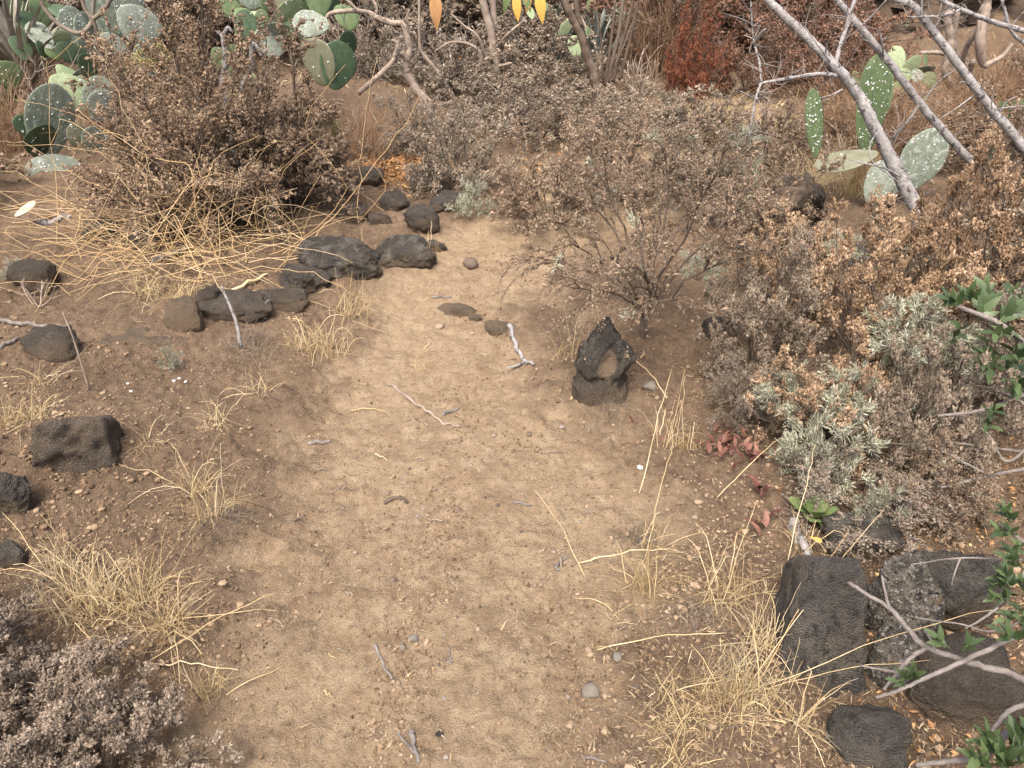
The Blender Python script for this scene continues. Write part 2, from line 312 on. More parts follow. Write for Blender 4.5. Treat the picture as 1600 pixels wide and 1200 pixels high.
def padmat(name, a, b, c, wax):
    m = pm(name, [a, b, c], scale=7, detail=5, objrand=0.7, rough=0.6, spec=0.3, bump=0.25, bscale=30, dirt=[((0.33, 0.36, 0.31), 11, 0.75 - wax, 0.9 - wax), ((0.22, 0.17, 0.10), 8, 0.66, 0.76)])
    N = m.node_tree.nodes; Lk = m.node_tree.links; pb = N["Principled BSDF"]; src = pb.inputs["Base Color"].links[0].from_socket
    tc = N.new("ShaderNodeTexCoord"); mp = N.new("ShaderNodeMapping"); mp.inputs["Scale"].default_value = (11, 11, 0.0); vo = N.new("ShaderNodeTexVoronoi"); vo.inputs["Scale"].default_value = 1.0; vo.inputs["Randomness"].default_value = 0.35
    Lk.new(tc.outputs["Object"], mp.inputs[0]); Lk.new(mp.outputs[0], vo.inputs["Vector"]); mr = N.new("ShaderNodeMapRange"); mr.inputs["From Min"].default_value = 0.07; mr.inputs["From Max"].default_value = 0.17; mr.inputs["To Min"].default_value = 0.75; mr.inputs["To Max"].default_value = 0.0; Lk.new(vo.outputs["Distance"], mr.inputs["Value"])
    mx = N.new("ShaderNodeMix"); mx.data_type = 'RGBA'; Lk.new(mr.outputs[0], mx.inputs["Factor"]); Lk.new(src, mx.inputs[6]); mx.inputs[7].default_value = (0.10, 0.085, 0.05, 1); Lk.new(mx.outputs[2], pb.inputs["Base Color"])
    M[name] = m
padmat('pad_green', (0.07, 0.105, 0.045), (0.11, 0.155, 0.068), (0.165, 0.21, 0.105), 0.05)
padmat('pad_bright', (0.125, 0.175, 0.085), (0.195, 0.25, 0.13), (0.275, 0.325, 0.19), 0.08)
padmat('pad_grey', (0.10, 0.125, 0.09), (0.17, 0.20, 0.15), (0.26, 0.29, 0.235), 0.24)
padmat('pad_dark', (0.035, 0.065, 0.03), (0.06, 0.098, 0.05), (0.10, 0.14, 0.08), 0.10)
padmat('pad_sick', (0.10, 0.108, 0.062), (0.155, 0.16, 0.10), (0.215, 0.215, 0.15), 0.10)
padmat('fallen_pad', (0.30, 0.31, 0.22), (0.40, 0.41, 0.30), (0.5, 0.5, 0.4), 0.12)
M['agave'] = pm("agave_leaf", [(0.10, 0.135, 0.12), (0.17, 0.21, 0.19), (0.25, 0.285, 0.25)], scale=5, objrand=0.8, rough=0.6)
M['agave_dry'] = pm("agave_dry_leaf", [(0.17, 0.15, 0.12), (0.27, 0.245, 0.20), (0.38, 0.35, 0.29)], scale=9, objrand=0.8, rough=0.85, rotvec=(1, 1, 0.3))

def soil_material():
    m = bpy.data.materials.new("soil"); m.use_nodes = True; N = m.node_tree.nodes; Lk = m.node_tree.links
    p = N["Principled BSDF"]; p.inputs["Roughness"].default_value = 0.95; p.inputs["Specular IOR Level"].default_value = 0.12
    tc = N.new("ShaderNodeTexCoord"); co = tc.outputs["Object"]
    def noise(s, d=8, r=0.65, dist=0.0):
        n = N.new("ShaderNodeTexNoise"); n.inputs["Scale"].default_value = s; n.inputs["Detail"].default_value = d; n.inputs["Roughness"].default_value = r; n.inputs["Distortion"].default_value = dist
        Lk.new(co, n.inputs["Vector"]); return n.outputs["Fac"]
    def rng_(v, a, b, c=0, d=1):
        q = N.new("ShaderNodeMapRange"); q.inputs["From Min"].default_value = a; q.inputs["From Max"].default_value = b; q.inputs["To Min"].default_value = c; q.inputs["To Max"].default_value = d; Lk.new(v, q.inputs["Value"]); return q.outputs[0]
    def mix(f, a, b):
        q = N.new("ShaderNodeMix"); q.data_type = 'RGBA'; Lk.new(f, q.inputs["Factor"])
        for i, v in ((6, a), (7, b)):
            if isinstance(v, tuple): q.inputs[i].default_value = (*v, 1)
            else: Lk.new(v, q.inputs[i])
        return q.outputs[2]
    at_ = N.new("ShaderNodeAttribute"); at_.attribute_name = "trodden"
    pth = mix(rng_(noise(3.2, 9), 0.32, 0.68), (0.268, 0.190, 0.115), (0.372, 0.278, 0.175))
    pth = mix(rng_(noise(13, 9, 0.72), 0.42, 0.62, 0, 0.9), pth, (0.425, 0.328, 0.213))
    pth = mix(rng_(noise(42, 9, 0.8), 0.47, 0.66, 0, 0.75), pth, (0.17, 0.114, 0.072))
    side = mix(rng_(noise(2.3, 9), 0.34, 0.68), (0.145, 0.099, 0.064), (0.25, 0.177, 0.114))
    side = mix(rng_(noise(30, 9, 0.78), 0.44, 0.64, 0, 0.8), side, (0.075, 0.052, 0.036))
    side = mix(rng_(noise(75, 6, 0.7), 0.57, 0.67, 0, 0.6), side, (0.30, 0.225, 0.15))
    col = mix(rng_(at_.outputs["Fac"], 0.1, 0.9), side, pth)
    col = mix(rng_(noise(230, 5, 0.75), 0.52, 0.66, 0, 0.62), col, (0.125, 0.085, 0.055))
    col = mix(rng_(noise(290, 4, 0.75), 0.58, 0.68, 0, 0.7), col, (0.44, 0.355, 0.255))
    Lk.new(col, p.inputs["Base Color"])
    def mul(v, k):
        q = N.new("ShaderNodeMath"); q.operation = 'MULTIPLY'; q.inputs[1].default_value = k; Lk.new(v, q.inputs[0]); return q.outputs[0]
    def add(u, v):
        q = N.new("ShaderNodeMath"); q.operation = 'ADD'; Lk.new(u, q.inputs[0]); Lk.new(v, q.inputs[1]); return q.outputs[0]
    v = N.new("ShaderNodeTexVoronoi"); v.inputs["Scale"].default_value = 170; Lk.new(co, v.inputs["Vector"])
    hgt_ = add(add(noise(55, 12, 0.8), mul(noise(240, 6, 0.8), 0.45)), mul(v.outputs["Distance"], -0.35))
    b = N.new("ShaderNodeBump"); b.inputs["Distance"].default_value = 0.014; b.inputs["Strength"].default_value = 1.0
    Lk.new(hgt_, b.inputs["Height"]); Lk.new(b.outputs[0], p.inputs["Normal"])
    return m
M['soil'] = soil_material()
M['cliff'] = pm("cliff_rock", [(0.02, 0.016, 0.013), (0.052, 0.038, 0.027), (0.085, 0.06, 0.042), (0.12, 0.095, 0.072)], scale=2.6, detail=12, rough=0.95, bump=1.0, bscale=7, rotvec=(1, 1, 1.8), dirt=[((0.06, 0.057, 0.052), 1.1, 0.52, 0.62)])

# ------------------------------------------------------------------ the setting
def build_ground():
    t = np.concatenate([np.linspace(-1.4, -0.74, 60)[:-1], np.linspace(-0.74, 0.74, 560), np.linspace(0.74, 1.4, 60)[1:]]); nc = len(t)
    ys = [0.45]
    while ys[-1] < 34: ys.append(ys[-1] + (0.0045 if ys[-1] < 5 else 0.017) * (ys[-1] + 0.45))
    ys = np.concatenate([np.linspace(-3, 0.4, 14), ys]); nr = len(ys)
    Y = np.repeat(ys[:, None], nc, 1); X = t[None, :] * (np.maximum(Y, 0.6) + 0.9)
    Z = height(X, Y); cs = sst(0.74, 0.82, np.abs(t))[None, :]; Z = Z * (1 - cs) + macro(X, Y) * cs; PM = pathmask(X, Y)
    V = np.stack([X, Y, Z], -1).reshape(-1, 3)
    i = np.arange(nr * nc).reshape(nr, nc)
    Q = np.stack([i[:-1, :-1], i[:-1, 1:], i[1:, 1:], i[1:, :-1]], -1).reshape(-1, 4)
    pmv = PM.ravel(); on = pmv[Q].mean(1) > 0.5
    far = (V[Q[:, 0], 1] > 10.5)
    for name, sel in (("dirt_path", on), ("ground", ~on & ~far), ("hillside", ~on & far)):
        q = Q[sel]; u, inv = np.unique(q, return_inverse=True)
        me = mesh(name, V[u], Q=inv.reshape(-1, 4))
        a = me.attributes.new("trodden", 'FLOAT', 'POINT'); a.data.foreach_set("value", pmv[u].astype(np.float32))
        obj(name, me, M['soil'], kind="structure", label={"dirt_path": "pale trodden dirt footpath running up the slope", "ground": "brown crumbly soil on both sides of the path", "hillside": "steep dry slope behind the scrub"}[name])
build_ground()
def build_cliff():
    nx, nz = 200, 110
    x = np.linspace(2.6, 16, nx); s = np.linspace(0, 1, nz); X, S = np.meshgrid(x, s)
    z = -0.3 + S * 6.2
    led = 0.9 * fbm(X * 0.5, z * 0.9 + 3, o=4) + 0.6 * np.abs(fbm(X * 1.5, z * 2.6, o=5, g=0.6)) + 0.16 * fbm(X * 6, z * 8, o=4, g=0.65)
    Yc = 10.2 + 0.12 * (X - 4) + z * 0.33 - led * 0.8 + 1.6 * sst(3.8, 2.6, X)
    over = sst(0.86, 1.0, S); Yc = Yc + over * 2.5
    V = np.stack([X, Yc, z], -1).reshape(-1, 3); i = np.arange(nx * nz).reshape(nz, nx)
    Q = np.stack([i[:-1, :-1], i[:-1, 1:], i[1:, 1:], i[1:, :-1]], -1).reshape(-1, 4)
    obj("cliff", mesh("cliff", V, Q=Q), M['cliff'], kind="structure", label="brown weathered rock face behind the bare trees")
build_cliff()

# ------------------------------------------------------------------ rocks
def ico(sub):
    bm = bmesh.new(); bmesh.ops.create_icosphere(bm, subdivisions=sub, radius=1.0)
    V = np.array([v.co[:] for v in bm.verts]); T = np.array([[v.index for v in f.verts] for f in bm.faces]); bm.free(); return V, T
ICO = {k: ico(k) for k in (1, 2, 3, 4, 5)}
def rock_shape(seed, size, sub=4, facets=9, rough=0.14, block=0.0):
    rng = np.random.default_rng(seed); V, T = ICO[sub]; V = V.copy()
    if block:                               # squarer blocks
        p = 2 + 6 * block; V = V / (np.sum(np.abs(V) ** p, 1) ** (1 / p))[:, None] * 0.92
    nn = nrm(rng.normal(size=(facets, 3))); dd = rng.uniform(0.62, 0.88, facets)
    for n, d in zip(nn, dd):
        e = np.maximum(0, V @ n - d); V = V - e[:, None] * n * 0.9
    o = rng.uniform(-50, 50, 3); U = nrm(V)
    f = fbm(V[:, 0] * 1.5 + o[0], V[:, 1] * 1.5 + o[1], V[:, 2] * 1.5 + o[2], o=5, g=0.55)
    r = np.abs(fbm(V[:, 0] * 3.5 + o[1], V[:, 1] * 3.5 + o[2], V[:, 2] * 3.5 + o[0], o=4, g=0.6))
    V = V + U * (rough * f - rough * 0.9 * r)[:, None]
    if sub >= 4:
        f2 = fbm(V[:, 0] * 11 + o[2], V[:, 1] * 11, V[:, 2] * 11 + o[0], o=4, g=0.65); V = V + U * (rough * 0.26 * f2)[:, None]
    return V * np.asarray(size), T
def rock(px, base, wpx, hpx, label, m='rock', rd=0.8, seed=None, sub=4, rz=0.0, sink=0.22, facets=9, block=0.3, rough=0.115, cat="rock", group="dark stones edging the path"):
    p = at(px, base); k = m_per_px(p); a = math.atan2(CAMZ - p[2], math.hypot(p[0], p[1]))
    wd = wpx * k; dp = wd * rd; h = max((hpx * k - dp * math.sin(a) * 0.7) / math.cos(a), 0.022)
    V, T = rock_shape(seed if seed is not None else int(px * 7 + base), (wd / 2, dp / 2, max(h * (0.5 + sink), 0.16 * wd)), sub, facets, rough, block)
    hi = V[:, 2].max(); c = np.array([p[0], p[1] + dp * 0.42, 0]); c[2] = ground(c[0], c[1]) + h - hi
    o = obj("rock", mesh("rock", V, T), M[m]); o.location = c; o.rotation_euler = (0, 0, rz)
    return tag(o, label, cat, group)
G_L, G_R, G_B = "stones edging the path", "stones walling the bottom corner", "stones among the scrub behind"
rock(530, 436, 150, 74, "long lichen-crusted dark boulder, biggest in the row by the bend of the path", 'rock_grey', rd=0.62, sub=5, rz=0.15, group=G_L)
rock(632, 412, 110, 56, "low rough dark boulder tapering into the sand behind the lichen-crusted one", 'rock_grey', rd=0.6, rz=-0.1, sub=5, group=G_L)
rock(468, 462, 94, 58, "wedge-shaped dark boulder leaning against the lichen-crusted one", 'rock', rd=0.7, sub=5, group=G_L, block=0.1)
rock(362, 498, 140, 50, "flat dark ledge stone half buried under a fallen straw stalk", 'rock_dusty', rd=0.7, group=G_L, sink=0.4)
rock(432, 486, 90, 40, "small buried stone just below the wedge-shaped boulder", 'rock_dusty', rd=0.7, group=G_L, sink=0.4)
rock(284, 518, 58, 60, "brown dust-coated upright stone behind the straw tangle's front edge", 'stone_flush', rd=0.7, group=G_L)
rock(60, 560, 112, 64, "grey pointed stone half sunk in the left bank", 'rock_dusty', rd=0.7, group=G_L, block=0.0, sink=0.45, facets=14)
rock(200, 545, 180, 26, "broad flat slab nearly level with the soil, coated in dust", 'stone_flush', rd=0.5, group=G_L, sink=0.5)
rock(12, 812, 72, 82, "rounded dark boulder cut by the frame beside the squarish block", 'rock', rd=0.9, sub=5, group=G_L)
rock(8, 890, 56, 46, "small bluish black stone at the edge above the golden grass", 'rock', rd=0.9, group=G_L)
rock(45, 462, 72, 54, "dusty dark stone under the left end of the straw tangle", 'rock_dusty', rd=0.8, group=G_L)
rock(656, 366, 66, 48, "smooth faceted black stone in front of the silver plant", 'rock', rd=0.7, group=G_L, block=0.1)
rock(614, 330, 50, 40, "rounded black stone near the heap of orange leaves", 'rock', rd=0.8, group=G_L)
rock(696, 330, 56, 36, "grey black stone tucked behind the faceted one", 'rock', rd=0.8, group=G_L)
rock(575, 297, 52, 32, "dark stone under the brown shrub beside the orange leaves", 'rock', rd=0.8, group=G_L)
rock(548, 350, 60, 32, "brownish stone behind the lichen-crusted boulder", 'rock_dusty', rd=0.8, group=G_L)
rock(676, 300, 84, 46, "wide dark stone carrying a single yellow leaf", 'rock', rd=0.7, group=G_L)
rock(155, 380, 60, 44, "dark stone buried within the straw tangle near the pale log", 'rock', group=G_B, sub=3)
rock(228, 392, 70, 36, "black low stone in the middle of the straw tangle", 'rock', group=G_B, sub=3)
rock(320, 372, 74, 44, "brown shaded stone in the tangle below the big brown shrub", 'rock_dusty', group=G_B, sub=3)
rock(190, 310, 50, 24, "grey weathered stone beside the spotted cactus pad", 'rock_grey', group=G_B, sub=3)
rock(440, 330, 70, 40, "dark stone under the skirts of the big brown shrub", 'rock', group=G_B, sub=3)
rock(318, 478, 50, 34, "small dusty stone between the brown upright stone and the dark ledge", 'rock_dusty', group=G_L, sink=0.4)
rock(590, 352, 50, 26, "low brown stone filling the gap above the lichen-crusted boulder", 'rock_dusty', group=G_L, sink=0.4)
rock(672, 392, 54, 22, "sand-swept tip of the low rough boulder row", 'rock_dusty', group=G_L, sink=0.5)
# corner wall of stones
def block_rock(corners, depth, label, m, group, arris=0.0, rough=1.0, seed=0, sub=5):
    """squared lava block: a broad front face given by its four corners (px, py, height), a thick body behind"""
    TL, TR, BR, BL = [atZ(*c) for c in corners]; BR[2] -= 0.05; BL[2] -= 0.05
    c0 = (TL + TR + BR + BL) / 4; c0[2] = ground(c0[0], c0[1]); V, T = ICO[sub]; p = 7
    S = V / (np.sum(np.abs(V) ** p, 1) ** (1 / p))[:, None]; U = (S[:, 0:1] + 1) / 2; W = (S[:, 2:3] + 1) / 2
    Fp = (BL * (1 - U) + BR * U) * (1 - W) + (TL * (1 - U) + TR * U) * W; L0 = np.linalg.norm(TR - TL)
    nrm_ = nrm(np.cross(BR - BL, TL - BL)); back = -nrm_ * np.sign(np.dot(nrm_, CAM - c0)) + np.array([0, 0, -0.5]); back = back / np.linalg.norm(back)
    P = Fp + back * ((S[:, 1:2] + 1) / 2 * depth)
    ridge = np.maximum(0, 0.62 - U[:, 0]) * sst(0.2, -0.4, S[:, 1]); P = P + back * (arris * ridge * (0.4 + W[:, 0]))[:, None]
    P = P + back * (0.09 * L0 * sst(0.0, 0.12, fbm(U[:, 0] * 2.2 + 3 + seed, W[:, 0] * 2.6 + 1.7, o=3)) * sst(0.2, -0.4, S[:, 1]))[:, None]
    q = P * 9 + seed; f = fbm(q[:, 0], q[:, 1], q[:, 2], o=5, g=0.62); r = np.abs(fbm(q[:, 0] * 2.1 + 7, q[:, 1] * 2.1, q[:, 2] * 2.1, o=4, g=0.62)); N_ = nrm(V)
    P = P + N_ * (rough * (0.011 * f - 0.009 * r))[:, None]
    o = obj("rock", mesh("rock", P - c0, T), M[m]); o.location = c0; tag(o, label, "rock", group)
block_rock([(1266, 866, 0.31), (1372, 868, 0.32), (1374, 1118, 0.0), (1214, 1090, 0.0)], 0.26, "biggest blocky slab of black lava, standing at the path's right edge", 'rock_big', G_R, arris=0.05)
block_rock([(46, 660, 0.19), (162, 650, 0.18), (176, 740, 0.0), (24, 750, 0.0)], 0.22, "large squarish dark block in the left bank below the dry straw", 'rock_block', G_L, seed=3, rough=1.5)
block_rock([(1345, 1128, 0.13), (1428, 1120, 0.13), (1446, 1225, 0.0), (1326, 1230, 0.0)], 0.14, "square-ended dark stone at the bottom, in front of the black slab", 'rock_big', G_R, seed=7, arris=0.03)
block_rock([(1216, 290, 0.42), (1262, 288, 0.42), (1270, 308, 0.36), (1208, 312, 0.36)], 0.16, "pale tan stone lying on top of the dark squared block", 'rock_tan', G_B, seed=13, rough=1.2, sub=4)
block_rock([(1218, 306, 0.36), (1296, 302, 0.34), (1299, 376, 0.0), (1236, 376, 0.0)], 0.25, "dark squared lava block standing among the seed heads", 'rock_block', G_B, seed=9, rough=3.0)
rock(1412, 1010, 104, 150, "speckled pale and orange lichen covered round stone beside the black slab", 'rock_lichen', rd=0.9, sub=5, group=G_R)
rock(1396, 1080, 72, 120, "narrow lichen-flecked stone wedged against the black slab", 'rock_lichen', rd=0.8, group=G_R)
rock(1500, 990, 170, 150, "large dark rough stone behind the lichen covered one", 'rock_grey', rd=0.8, sub=5, group=G_R)
rock(1362, 880, 140, 74, "flat-topped dark stone above the black slab", 'rock_grey', rd=0.7, sub=5, group=G_R)
rock(1525, 1140, 190, 138, "low brown-black stone under the leafy sprigs in the corner", 'rock_dusty', rd=0.9, sub=5, group=G_R)
rock(1308, 1172, 44, 32, "small speckled stone between the slab and the bottom stone", 'rock_lichen', group=G_R)
rock(1225, 335, 90, 36, "pale grey topped flat stone resting beside the squared block", 'rock_tan', rd=0.9, group=G_B)
rock(1340, 415, 90, 40, "mustard-lichen stone low among the seed heads", 'rock_lichen', group=G_B)
rock(1120, 535, 48, 46, "dark stone showing under the twiggy shrub's edge", 'rock', group=G_B)
rock(1180, 660, 70, 60, "tan stone under the front seed-head shrub", 'rock_tan', group=G_B, block=0.1)
rock(1320, 700, 60, 54, "brownish stone behind the silver leaf clump", 'rock_tan', group=G_B, block=0.1)
rock(1270, 240, 60, 40, "grey stone below the tall spotted cactus pad", 'rock_grey', group=G_B)
rock(42, 1142, 74, 40, "rusty tan stone under the grey shrub in the near corner", 'rock_tan', group=G_L, block=0.4)
# flat stones set in the path
G_P = "flat stones set in the path"
rock(710, 484, 72, 22, "flat grey stone flush with the path at the bend", 'stone_flush', rd=0.7, sink=0.55, group=G_P)
rock(776, 514, 50, 26, "tan flat stone by the end of the grey forked stick", 'stone_flush', rd=0.8, sink=0.5, group=G_P)
rock(742, 492, 24, 12, "small dark stone chip beside the flat grey stone", 'stone_flush', group=G_P)

def upright_rock():
    """the hollowed lava stone standing at the path's edge: two arms of rock round a pale hollow, on a dusty foot"""
    p = at(940, 624); k = m_per_px(p); p = p + np.array([0, 0.07, 0]); p[2] = ground(p[0], p[1])
    s = k / 0.86
    t = thing("hollow_rock", p, "upright hollowed lava stone with pale tan hollow, standing alone on the path's edge", "rock")
    V, T = ICO[5]
    P = V * np.array([43, 30, 66]) * s; P[:, 2] += 52 * s
    x, y, z = P[:, 0] / s, P[:, 1] / s, P[:, 2] / s
    # leaning peak, waist above the foot, bulge at right
    P[:, 0] += s * (8 * sst(60, 120, z)) ; P[:, 0] *= 1 - 0.62 * sst(52, 122, z)[:]
    P[:, 0] += s * 1.5 * sst(60, 120, z)
    P[:, 0] *= 1 - 0.10 * np.exp(-((z - 32) / 8) ** 2); P[:, 1] *= 1 - 0.15 * np.exp(-((z - 32) / 8) ** 2)
    P[:, 0] += s * 10 * np.exp(-((z - 62) / 16) ** 2) * sst(5, 30, x)
    front = sst(5, -14, y)
    hol = np.exp(-(((x - 4 - 0.12 * (z - 60)) / 12) ** 2 + ((z - 58) / 24) ** 2) ** 1.5) * front
    P[:, 1] += s * 7 * hol
    notch = np.exp(-(((x - 20) / 9) ** 2 + ((z - 84) / 11) ** 2)) ; P[:, 0] -= s * 5 * notch
    q = P / s / 40; o = 3.3
    f = fbm(q[:, 0] * 2 + o, q[:, 1] * 2, q[:, 2] * 2, o=5, g=0.6); r = np.abs(fbm(q[:, 0] * 5, q[:, 1] * 5 + o, q[:, 2] * 5, o=4, g=0.6))
    P = P + nrm(V) * (s * (4.5 * f - 4.5 * r))[:, None]; P[:, 0] *= 0.84
    me = mesh("hollow_rock", P, T); a = me.attributes.new("hollow", 'FLOAT', 'POINT'); a.data.foreach_set("value", np.clip(hol * 1.5, 0, 1).astype(np.float32))
    m = M['rock_grey'].copy(); N = m.node_tree.nodes; Lk = m.node_tree.links; pb = N["Principled BSDF"]; src = pb.inputs["Base Color"].links[0].from_socket
    at_ = N.new("ShaderNodeAttribute"); at_.attribute_name = "hollow"; nz = N.new("ShaderNodeTexNoise"); nz.inputs["Scale"].default_value = 40; nz.inputs["Detail"].default_value = 8
    ml = N.new("ShaderNodeMath"); ml.operation = 'MULTIPLY_ADD'; Lk.new(nz.outputs["Fac"], ml.inputs[0]); ml.inputs[1].default_value = 0.9; Lk.new(at_.outputs["Fac"], ml.inputs[2])
    mr = N.new("ShaderNodeMapRange"); mr.inputs["From Min"].default_value = 0.8; mr.inputs["From Max"].default_value = 1.1; Lk.new(ml.outputs[0], mr.inputs["Value"])
    mx = N.new("ShaderNodeMix"); mx.data_type = 'RGBA'; Lk.new(mr.outputs[0], mx.inputs["Factor"]); Lk.new(src, mx.inputs[6]); mx.inputs[7].default_value = (0.33, 0.25, 0.17, 1); Lk.new(mx.outputs[2], pb.inputs["Base Color"])
    obj("standing_stone", me, m, t)
    V2, T2 = rock_shape(91, (40 * s, 33 * s, 34 * s), 4, 8, 0.13, 0.3); V2[:, 2] += 10 * s
    obj("dusty_foot", mesh("dusty_foot", V2, T2), M['rock_dusty'], t)
upright_rock()

# ------------------------------------------------------------------ pebbles, crumbs, litter
peb = []
for i in range(7):
    rng = np.random.default_rng(300 + i); V, T = rock_shape(400 + i, (1, rng.uniform(0.7, 0.95), rng.uniform(0.5, 0.75)), 2, 6, 0.12, 0.2)
    me = mesh("pebble", V, T); me.materials.append(M['pebble']); peb.append(me)
def pebble(px, py, wpx, label, group, i, m=None):
    p = at(px, py); s = wpx * m_per_px(p) / 2
    me = peb[i % 7]
    if m is not None: me = me.copy(); me.materials.clear(); me.materials.append(m)
    o = obj("pebble", me); o.location = (p[0], p[1], p[2] + 0.25 * s); o.scale = (s,) * 3; o.rotation_euler = (0, 0, i * 1.7)
    return tag(o, label, "pebble", group)
GP = "loose pebbles on the path"
gm = pm("grey_stone", [(0.14, 0.125, 0.10), (0.22, 0.195, 0.155)], scale=12, rough=0.9, bump=0.5, bscale=120)
wm_ = pm("white_stone", [(0.5, 0.48, 0.44), (0.68, 0.66, 0.62)], scale=12, rough=0.9)
for i, (x, y, s, lb, m) in enumerate([(925, 1066, 34, "largest loose grey pebble, below two smaller ones by the golden grass", gm), (964, 1028, 20, "grey round pebble next to a small cream pebble", gm),
        (946, 1030, 14, "cream pebble touching the grey round one", None), (921, 1008, 18, "reddish pebble under the tiny dry grass tuft", None), (645, 980, 20, "blue-grey pebble at the top of the pebble cluster on the path", gm),
        (626, 996, 14, "square grey pebble in the pebble cluster on the path", gm), (686, 1148, 15, "dark round pebble beside the forked dry stick", M['rock']), (1016, 606, 26, "grey pebble at the foot of the hollowed stone", gm),
        (686, 498, 18, "pale pebble in the crumbs near the bend", None), (735, 405, 30, "pale flat stone lying on sand beyond the boulders", None), (612, 890, 14, "brown pebble alone on the pale middle of the path", None), (1000, 732, 12, "whitish pebble right of the path centre", wm_)]):
    pebble(x, y, s, lb, GP, i, m)
rng = np.random.default_rng(11)
n = 0
while n < 230:
    px = rng.uniform(400, 1150); py = rng.uniform(640, 1195) if rng.random() < 0.8 else rng.uniform(480, 700)
    if n < 150: px = rng.normal(655, 42) if n % 3 else rng.normal(780, 60); py = rng.uniform(640, 1190)
    p = at(px, py)
    if not (np.interp(p[1], _ey, _el) - 0.1 < p[0] < np.interp(p[1], _ey, _er) + 0.15): continue
    pebble(px, py, rng.choice([4, 5, 6, 7, 9, 11], p=[.3, .25, .2, .12, .08, .05]), "tiny brown pebble scattered on the trodden dirt", "tiny pebbles strewn on the path", int(rng.integers(7)))
    n += 1
def scatter_pts(n, fn, rng, y0=0.8, y1=6.5):
    out = []
    while len(out) < n:
        m = n * 3; y = y0 * (y1 / y0) ** rng.random(m); x = rng.uniform(-1.0, 1.0, m) * (y * 0.86 + 0.5)
        ok = rng.random(m) < fn(x, y); out += list(np.stack([x, y], 1)[ok])
    P = np.array(out[:n]); return P[:, 0], P[:, 1]
def crumbs():
    rng = np.random.default_rng(21); mb = MB()
    hollow = lambda x, y: np.clip(sst(0.0, 0.5, vnoise(x * 4.2 + 11, y * 3.2)), 0, 1) * (0.3 + 0.7 * sst(0, 0.4, vnoise(x * 11, y * 11)))
    band = lambda x, y: np.exp(-((x - (-0.30 + 0.05 * y) - 0.05 * vnoise(y * 3, 2.0)) / 0.06) ** 2) + 0.6 * np.exp(-((x - 0.16 - 0.04 * vnoise(y * 3, 5.0)) / 0.10) ** 2)
    sd = lambda x, y: (1 - pathmask(x, y)) * (0.3 + 0.7 * sst(0, 0.4, vnoise(x * 3, y * 3)))
    x, y = scatter_pts(42000, lambda x, y: np.clip(0.9 * sd(x, y) + pathmask(x, y) * (0.03 + 0.45 * hollow(x, y) + 0.95 * band(x, y)), 0, 1), rng, 0.8, 5.5); n = len(x)
    sz = 0.0016 * 3.6 ** rng.random(n) ** 1.4; C = np.stack([x, y, height(x, y) + sz * 0.35], 1); V, T, _ = octas(C, sz, rng, 1.3); V += rng.normal(0, 0.22, V.shape) * np.repeat(sz, 6)[:, None]; mb.add(V, T)
    for n, s0, s1, fn in ((4200, 0.004, 0.012, lambda x, y: np.clip((1 - pathmask(x, y)) * sst(-0.1, 0.5, vnoise(x * 2.3 + 4, y * 2.3)) * np.where(x < 0, 1, 0.5) + 0.05 * band(x, y), 0, 1)),):
        x, y = scatter_pts(n, fn, rng); sz = s0 * (s1 / s0) ** rng.random(n) ** 1.6; C = np.stack([x, y, height(x, y) + sz * 0.3], 1)
        V, T = ICO[1]; J = rng.uniform(0.65, 1.3, (n, len(V), 1)); W = V[None] * J * sz[:, None, None] * np.array([1, 1, 0.75]) + C[:, None]
        mb.add(W.reshape(-1, 3), (np.arange(n)[:, None, None] * len(V) + T[None]).reshape(-1, 3))
    tag(obj("soil_crumbs", mb.mesh("soil_crumbs", True), M['clod'], kind="stuff"), "loose soil crumbs and clods strewn over the ground")
crumbs()
